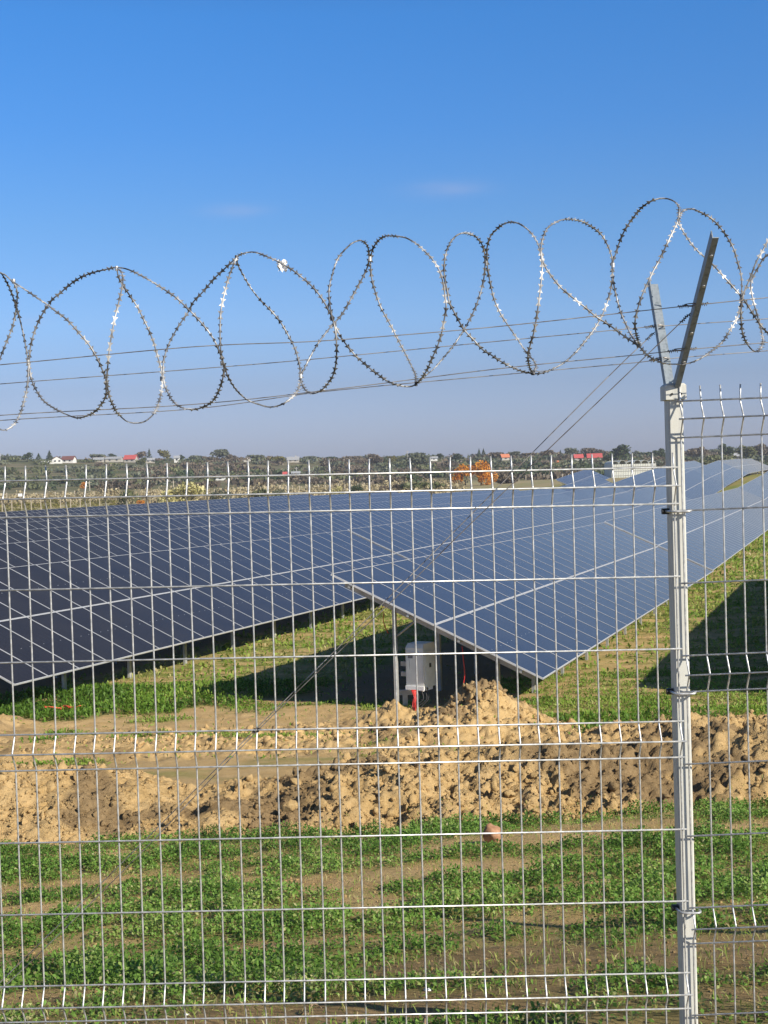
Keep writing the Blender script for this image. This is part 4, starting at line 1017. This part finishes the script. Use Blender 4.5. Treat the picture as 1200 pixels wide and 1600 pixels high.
TW = {'t_dark': 'dark green', 't_olive': 'olive green', 't_grey': 'grey green', 't_brown': 'brownish', 't_yellow': 'yellow green'}
crest_trees = [  # pixel column, depth, top row, width, foliage, shape, where it stands
    (45, 700, 709, 16, 't_dark', 'round', 'left of the white gabled houses'), (62, 735, 711, 8, 't_dark', 'cone', 'just left of the taller conifer by the white houses'),
    (79, 730, 707, 10, 't_dark', 'cone', 'beside the white gabled house'), (24, 740, 715, 20, 't_grey', 'round', 'near the left edge of the skyline'),
    (8, 760, 717, 16, 't_brown', 'round', 'at the left edge of the skyline'), (155, 780, 713, 22, 't_grey', 'round', 'behind the long pale house'),
    (176, 780, 711, 14, 't_dark', 'round', 'above the long pale house'), (219, 770, 708, 20, 't_brown', 'round', 'right of the red roofed house'),
    (235, 720, 704, 9, 't_dark', 'cone', 'right of the red roofed house'), (258, 720, 703, 17, 't_yellow', 'round', 'right of the tallest conifer on the left skyline'),
    (222, 640, 717, 16, 't_olive', 'round', 'below the red roofed house'), (284, 720, 713, 12, 't_dark', 'round', 'beside the small white house'),
    (309, 740, 715, 20, 't_grey', 'round', 'left of the tallest grey green tree'), (344, 700, 704, 25, 't_grey', 'round', 'tallest of its kind on the left skyline'),
    (363, 720, 712, 15, 't_brown', 'round', 'just right of the tallest grey green tree'), (401, 720, 714, 24, 't_grey', 'round', 'left of the yellow green clump on the skyline'),
    (433, 690, 716, 28, 't_yellow', 'round', 'left of the grey roofed house'), (484, 740, 716, 22, 't_grey', 'round', 'right of the grey roofed house'),
    (520, 740, 717, 20, 't_dark', 'round', 'in the middle of the skyline'), (553, 730, 716, 24, 't_brown', 'round', 'left of the yellow and brown pair'),
    (590, 640, 711, 28, 't_brown', 'round', 'left one of the pair by the thin mast'), (613, 650, 713, 16, 't_yellow', 'round', 'right one of the pair by the thin mast'),
    (650, 560, 709, 38, 't_grey', 'round', 'left of the orange autumn tree'), (629, 700, 714, 18, 't_olive', 'round', 'between the yellow tree and the wide grey green one'),
    (687, 700, 711, 16, 't_dark', 'round', 'above the white shed roof'), (714, 640, 711, 22, 't_dark', 'round', 'behind the left of the orange tree'),
    (750, 700, 704, 7, 't_dark', 'cone', 'left one of the twin conifers above the orange tree'), (757, 700, 704, 8, 't_dark', 'cone', 'right one of the twin conifers above the orange tree'),
    (777, 690, 710, 22, 't_brown', 'round', 'right of the twin conifers'), (802, 680, 708, 20, 't_grey', 'round', 'right of the orange roofed house'),
    (828, 690, 711, 24, 't_brown', 'round', 'behind the stay wires'), (855, 680, 706, 26, 't_brown', 'round', 'right of the stay wires'),
    (877, 660, 706, 7, 't_dark', 'cone', 'left of the red roofs'), (896, 690, 702, 20, 't_grey', 'round', 'behind the left red roof'),
    (930, 700, 702, 30, 't_brown', 'round', 'behind the red roofs'), (970, 560, 696, 34, 't_dark', 'round', 'large, right of the red roofs'),
    (952, 560, 714, 18, 't_olive', 'round', 'at the foot of the large dark tree'), (1000, 640, 709, 24, 't_dark', 'round', 'behind the greenhouse'),
    (1022, 640, 706, 22, 't_dark', 'round', 'just left of the fence post'), (1036, 600, 702, 18, 't_dark', 'round', 'half hidden by the fence post'),
    (1078, 640, 703, 26, 't_brown', 'round', 'first right of the fence post'), (1096, 640, 700, 20, 't_brown', 'round', 'left of the round dark tree at right'),
    (1135, 560, 695, 22, 't_dark', 'round', 'round, beside the small white house at right'), (1168, 540, 697, 30, 't_olive', 'round', 'right of the small white house'),
    (1192, 620, 695, 22, 't_brown', 'round', 'at the right edge of the skyline'), (1118, 520, 712, 40, 't_olive', 'bush', 'behind the tilted grey solar tables'),
    (1100, 430, 716, 40, 't_olive', 'bush', 'above the far solar table right of the post'), (1218, 560, 700, 30, 't_brown', 'round', 'cut by the right edge')]
for px, Y, tp, wd, kd, shp, where in crest_trees:
    kindw = 'conifer' if shp == 'cone' else ('bushy tree' if shp == 'bush' else 'tree')
    tree('conifer_tree' if shp == 'cone' else 'broadleaf_tree', px, Y, tp, wd, kd, shp, '%s %s on far hill, %s' % (TW[kd], kindw, where), 'trees on the far hill')
tree('autumn_tree', 752, 340, 709, 46, 't_orange', 'bush', 'bright orange autumn tree standing beyond the solar field', None)
tree('autumn_tree', 722, 350, 716, 34, 't_orange', 'bush', 'duller orange brown tree touching the bright orange one on its left', None)
tree('pale_bush', 284, 262, 747, 74, 't_pale', 'bush', 'large pale yellow bush at the edge of the solar field', None, 'bush')
tree('green_bush', 200, 268, 760, 38, 't_olive', 'bush', 'olive green bush left of the pale yellow bush', None, 'bush')
tree('yellow_bush', 180, 252, 782, 18, 't_yellow', 'bush', 'small yellow bush among the vineyard posts', None, 'bush')
tree('orange_bush', 222, 256, 776, 26, 't_orange', 'bush', 'orange brown bush between the olive and the pale bushes', None, 'bush')
tree('orange_bush', 129, 420, 753, 12, 't_orange', 'round', 'small orange tree in the scrub below the hill at left', None, 'tree')
for px, Y, tp, wd, kd, lab in ((350, 268, 757, 46, 't_grey', 'grey green bush right of the pale yellow bush'), (412, 272, 760, 44, 't_olive', 'olive bush in front of the vineyard posts, left of centre'),
                               (440, 276, 757, 30, 't_grey', 'silvery bush right of the olive bush, left of centre'), (528, 285, 755, 22, 't_pale', 'pale straw coloured bush at the field edge near the centre'),
                               (560, 300, 752, 30, 't_dark', 'dark bush at the field edge near the centre'), (655, 300, 750, 70, 't_olive', 'wide olive thicket left of the orange tree'),
                               (610, 300, 752, 40, 't_brown', 'brown thicket beside the olive thicket'), (796, 350, 735, 40, 't_brown', 'brown bush just right of the orange tree'),
                               (375, 262, 778, 26, 't_dark', 'small dark green bush hugging the last solar row')):
    tree('bush', px, Y, tp, wd, kd, 'bush', lab, None, 'bush')

# scrub on the hillside, read as one mass
vv, ff, tt_, off_ = [], [], [], 0
g_ = np.random.default_rng(21)
HOUSE_PX = [(91, 690, 15), (109, 700, 19), (156, 720, 15), (180, 725, 24), (206, 715, 18), (236, 700, 14), (278, 700, 8), (345, 500, 14), (387, 700, 11), (459, 700, 18), (463, 540, 12), (447, 545, 7), (679, 690, 11), (790, 660, 12), (905, 640, 13), (930, 640, 22), (1151, 600, 8), (869, 600, 8)]
def scrub(name, N, yr, kind, hr, wr, label, n_leaf=95, seed=1, xfun=None, keepf=None):
    g_ = np.random.default_rng(seed); vv, ff, tt2, o2 = [], [], [], 0
    for k in range(N):
        Yq = g_.uniform(*yr); px = g_.uniform(-60, 1260) if xfun is None else xfun(g_)
        X_ = ray(px, 760)[0] * Yq
        if keepf is not None and not keepf(X_, Yq, px): continue
        if any(abs(px - hx) < hw / 2 + 5 + 2 and hy - 55 < Yq < hy + 6 for hx, hy, hw in HOUSE_PX): continue
        Hq = g_.uniform(*hr); Wq = g_.uniform(*wr)
        V_, F_, T_ = crown_cloud(Hq, Wq, n_leaf, .10 * Wq ** .8, 'bush', 1000 + k + seed * 7919)
        V_ = V_ + np.array([X_, Yq, float(height(X_, Yq)) - .1]); vv.append(V_); ff.append(F_ + o2); o2 += len(V_); tt2.append(np.clip(T_ * .3 + g_.uniform(0, .7), 0, 1))
    me_ = np_mesh(name, np.vstack(vv), np.vstack(ff), [M[kind]], dict(tint=np.concatenate(tt2)))
    return tag(link(name, me_), label, 'scrub', kind='stuff')
fieldkeep = lambda X_, Yq, px: fbm(X_ / 60 + 3, Yq / 40, 2) > (.02 if px < 260 and Yq > 520 else -.15)
scrub('hillside_scrub', 300, (430, 860), 't_grey', (1.5, 3.6), (6, 15), 'grey green scrub covering the far hillside', seed=2, keepf=fieldkeep)
scrub('dark_scrub', 130, (400, 700), 't_dark', (1.8, 4.6), (5, 11), 'dark green scrub dotted over the far hillside', seed=3, keepf=fieldkeep)
scrub('brown_scrub', 330, (400, 740), 't_brown', (1.6, 3.8), (6, 14), 'brown leafless thicket below the far village', seed=4, xfun=lambda g: g.uniform(150, 1260))
scrub('olive_scrub', 190, (430, 720), 't_olive', (1.6, 3.8), (6, 13), 'olive scrub dotted over the far hillside', seed=6, keepf=fieldkeep)
scrub('dry_brush', 620, (240, 370), 'dry', (.8, 3.0), (1.5, 6), 'straw coloured dry brush along the far edge of the solar field', n_leaf=50, seed=5, xfun=lambda g: g.uniform(-40, 720), keepf=lambda X_, Yq, px: px > 190 or Yq > 300)
scrub('vineyard_rows', 300, (250, 345), 't_yellow', (.7, 1.3), (1.0, 2.2), 'rows of yellowing vines between pale posts at left', n_leaf=40, seed=8, xfun=lambda g: g.uniform(-30, 180))

# vineyard posts, each one a thing
mb = MB(); mb.prism([(-.07, -.07), (.07, -.07), (.07, .07), (-.07, .07)], (0, 0, -.3), (0, 0, 1), (1, 0, 0), (0, 1, 0)); po = mb.build('vineyard_post', M['wood']); post_me = po.data; bpy.data.objects.remove(po)
def posts(pxs, Y, hpx, label, group):
    for k, px in enumerate(pxs):
        p = place(px, Y); o_ = link('vineyard_post', post_me); o_.location = p; o_.scale = (1 * Y / 260, 1 * Y / 260, hpx * random.uniform(.88, 1.1) / F_PX * Y); o_.rotation_euler = (random.uniform(-.02, .02), random.uniform(-.03, .03), 0)
        tag(o_, label, 'post', group)
posts([2 + 15.3 * k for k in range(11)], 256, 22, 'pale post of the nearer vineyard row at the far left, behind the last solar row', 'posts of the nearer vineyard row')
posts([10 + 15.2 * k for k in range(11)], 345, 11, 'short pale post of the farther vineyard row at the far left', 'posts of the farther vineyard row')
posts([335 + 10.2 * k for k in range(25)], 330, 12, 'thin pale post in the long row left of the orange tree, beyond the solar field', 'posts of the vineyard row near the centre')
posts([822 + 9.5 * k for k in range(9)], 400, 8, 'small weathered post by the dry field right of the orange tree', 'posts by the dry field')


def house(px, Y, wpx, hpx, wall, roof, label, roof_h=.4, yaw=0., gable_front=False, cat='house', chimney=False):
    f = place(px, Y); Wd = wpx / F_PX * Y; H = hpx / F_PX * Y; D = Wd * .8 if not gable_front else Wd * 1.2
    root = empty('house', f, label, cat, 'houses of the far village'); root.rotation_euler = (0, 0, R(yaw))
    wh = H * (1 - roof_h); w2, d2 = Wd / 2, D / 2
    mb = MB()
    mb.abox(-w2, w2, -d2, d2, -1.5, wh)
    if gable_front:
        for yy in (-d2, d2 - .2):
            mb.prism([(-w2, wh), (w2, wh), (0, H - .15)], (0, yy, 0), (0, yy + .2, 0), (1, 0, 0), (0, 0, 1))
    else:
        for xx in (-w2, w2 - .2):
            mb.prism([(-d2, wh), (d2, wh), (0, H - .15)], (xx, 0, 0), (xx + .2, 0, 0), (0, 1, 0), (0, 0, 1))
    mb.build('wall', M[wall], root)
    mb = MB(); e = .35
    if gable_front:
        for sgn in (-1, 1): mb.add([(sgn * (w2 + e), -d2 - e, wh - .2), (sgn * (w2 + e), d2 + e, wh - .2), (0, d2 + e, H), (0, -d2 - e, H), (sgn * (w2 + e), -d2 - e, wh), (sgn * (w2 + e), d2 + e, wh), (0, d2 + e, H + .2), (0, -d2 - e, H + .2)], [(0, 1, 2, 3), (7, 6, 5, 4), (0, 3, 7, 4), (1, 0, 4, 5), (2, 1, 5, 6)])
    else:
        for sgn in (-1, 1): mb.add([(-w2 - e, sgn * (d2 + e), wh - .2), (w2 + e, sgn * (d2 + e), wh - .2), (w2 + e, 0, H), (-w2 - e, 0, H), (-w2 - e, sgn * (d2 + e), wh), (w2 + e, sgn * (d2 + e), wh), (w2 + e, 0, H + .2), (-w2 - e, 0, H + .2)], [(0, 1, 2, 3), (7, 6, 5, 4), (0, 3, 7, 4), (1, 0, 4, 5), (2, 1, 5, 6)])
    ro = mb.build('roof', M[roof], root)
    if chimney: mb = MB(); mb.abox(w2 * .4, w2 * .4 + .6, -.3, .3, H * .75, H + .7); mb.build('chimney', M['w_grey'], ro)
    nw = 2 if Wd > 4 else 1
    for k in range(nw):
        xx = (k - (nw - 1) / 2) * Wd * .45; mb = MB(); mb.abox(xx - .5, xx + .5, -d2 - .03, -d2 - .003, wh * .4, wh * .4 + 1.2 * min(1, wh / 3)); mb.build('window', M['pane'], root)
    return root
house(91, 690, 15, 11, 'w_white', 'r_dark', 'white gabled house with a dark red roof, left one of the pair on the hill', .45, 12, True)
house(109, 700, 19, 10, 'w_white', 'r_dark', 'white house with a broad dark red roof, right one of the pair on the hill', .5, -8)
house(156, 720, 15, 7, 'w_pale', 'r_grey', 'low pale house on the left skyline with bushes around it', .4, 5)
house(180, 725, 24, 8, 'w_pale', 'r_grey', 'long low pale house on the left skyline, left of the bright red roof', .35, 0)
house(206, 715, 18, 11, 'w_pale', 'r_red', 'house with the bright red roof on the left skyline', .55, -10)
house(236, 700, 14, 7, 'w_pale', 'r_grey', 'small pale house right of the bright red roof at left', .4, 8)
house(278, 700, 8, 10, 'w_white', 'r_grey', 'narrow white house among trees on the left skyline', .3, 0)
house(345, 500, 14, 6, 'w_white', 'r_grey', 'low white hut in the middle of the slope at left', .2, 0)
house(387, 700, 11, 8, 'w_pale', 'r_grey', 'pale house on the skyline right of the tallest grey green tree', .45, 10, True)
house(459, 700, 18, 8, 'w_pale', 'r_grey', 'house with a wide grey roof on the middle skyline', .55, 0, False, 'house', True)
house(463, 540, 12, 7, 'w_white', 'r_grey', 'small white hut beside a white mast on the middle slope', .3, 0)
house(447, 545, 7, 6, 'w_white', 'r_red', 'tiny hut with red roof left of the white hut on the middle slope', .5, 0)
house(679, 690, 11, 6, 'w_white', 'r_grey', 'white shed on the skyline left of the orange tree', .35, 0)
house(790, 660, 12, 9, 'w_pale', 'r_orange', 'house with an orange roof right of the twin conifers', .5, 12)
house(905, 640, 13, 9, 'w_pale', 'r_red', 'red roofed house left of its larger red roofed neighbour', .55, 0)
house(930, 640, 22, 10, 'w_pale', 'r_red', 'larger red roofed house left of the large dark tree', .6, -6)
house(869, 600, 8, 4, 'w_white', 'r_orange', 'tiny pale hut below the stay wires at the foot of the hill', .4, 0)
house(1151, 600, 8, 10, 'w_white', 'r_grey', 'small white house between two trees right of the post', .4, 0)
# garden wall by the white houses, masts and a white sign
def simple(name, px, Y, w_, h_, mt, label, cat, d_=.2, lift=0.):
    p = place(px, Y); mb = MB(); mb.abox(-w_ / 2, w_ / 2, -d_ / 2, d_ / 2, -.5 if not lift else lift, h_); mb.abox(-w_ / 2 - .05, w_ / 2 + .05, -d_ / 2 - .05, d_ / 2 + .05, h_, h_ + .12); o_ = mb.build(name, M[mt]); o_.location = p; return tag(o_, label, cat)
simple('garden_wall', 71, 680, 9.5, 1.3, 'w_white', 'long white garden wall left of the white gabled houses', 'wall')
def mast(px, Y, hpx, label, mt='w_grey'):
    p = place(px, Y); h_ = hpx / F_PX * Y; mb = MB(); mb.tube([(0, 0, -.5), (0, 0, h_)], [.16, .10], 8); mb.abox(-.7, .7, -.06, .06, h_ - .6, h_ - .45); o_ = mb.build('utility_pole', M[mt]); o_.location = p; tag(o_, label, 'pole')
mast(2, 690, 15, 'utility pole on the hill at the left edge'); mast(464, 545, 14, 'pale mast beside the white hut on the middle slope')
mast(140, 430, 16, 'utility pole in the scrub below the hill at left', 'wood'); mast(271, 420, 14, 'slim utility pole left of the pale yellow bush top', 'wood')
mast(638, 560, 34, 'thin tall mast left of the orange tree'); mast(969, 420, 16, 'wooden pole at the left end of the greenhouse', 'wood')
p = place(31, 300); mb = MB(); mb.abox(-.45, .45, -.03, .03, 2.0, 2.65); sg_ = empty('sign', p, 'small white sign board on a post above the far left vineyard', 'sign')
mb.build('board', M['white'], sg_); mb = MB(); mb.tube([(0, .08, -.3), (0, .08, 2.6)], .05, 6); mb.build('post', M['wood'], sg_)

# greenhouse: film walls and roof on a frame of hoops
gp = place(985, 395); gh = empty('greenhouse', gp, 'long pale greenhouse with a ragged roof right of the large dark tree', 'greenhouse'); gh.rotation_euler = (0, 0, R(4))
Lg, Hg, Dg = 13.0, 4.6, 9.0
mb = MB(); mb.abox(-Lg / 2, Lg / 2, -Dg / 2, -Dg / 2 + .05, -.8, Hg - .8); mb.abox(-Lg / 2, -Lg / 2 + .05, -Dg / 2 + .051, Dg / 2, -.8, Hg - .8); mb.build('film_wall', M['film'], gh)
for k in range(27):
    x = -Lg / 2 + k * Lg / 26; mb = MB(); mb.tube([(x, -Dg / 2 - .08, -.8), (x, -Dg / 2 - .08, Hg - .7)], .05, 5); mb.build('stud', M['w_grey'], gh)
for zz in (.6, 1.9, 3.1):
    mb = MB(); mb.tube([(-Lg / 2, -Dg / 2 - .16, zz), (Lg / 2, -Dg / 2 - .16, zz)], .05, 5); mb.build('crossbar', M['w_grey'], gh)
for k in range(6):
    x0_ = -Lg / 2 + k * Lg / 6; pts = []
    mb = MB()
    for q in range(9):
        a = math.pi * q / 8; pts.append((Lg / 12 * (1 - math.cos(a)), Hg - .8 + (1.0 + .25 * math.sin(k * 2.3)) * math.sin(a)))
    vs_ = [(x0_ + a_, yy, z_) for yy in (-Dg / 2, Dg / 2) for a_, z_ in pts]; mb.add(vs_, [(q, q + 1, q + 10, q + 9) for q in range(8)]); ro_ = mb.build('roof_bay', M['film'], gh)
    md = ro_.modifiers.new('thickness', 'SOLIDIFY'); md.thickness = .05

# pale autumn air over the whole field
hz = bpy.data.materials.new('autumn_haze'); hz.use_nodes = True; t = hz.node_tree
t.nodes.remove(t.nodes['Principled BSDF']); pv = t.nodes.new('ShaderNodeVolumePrincipled')
pv.inputs['Color'].default_value = (.86, .9, 1, 1); pv.inputs['Density'].default_value = .00024; pv.inputs['Anisotropy'].default_value = .2
t.links.new(pv.outputs[0], t.nodes['Material Output'].inputs['Volume'])
mb = MB(); mb.abox(-830, 830, -320, 1430, -50, 34)
o = mb.build('haze', hz); o['kind'] = 'stuff'; o['label'] = 'thin pale autumn haze over the field and hill'
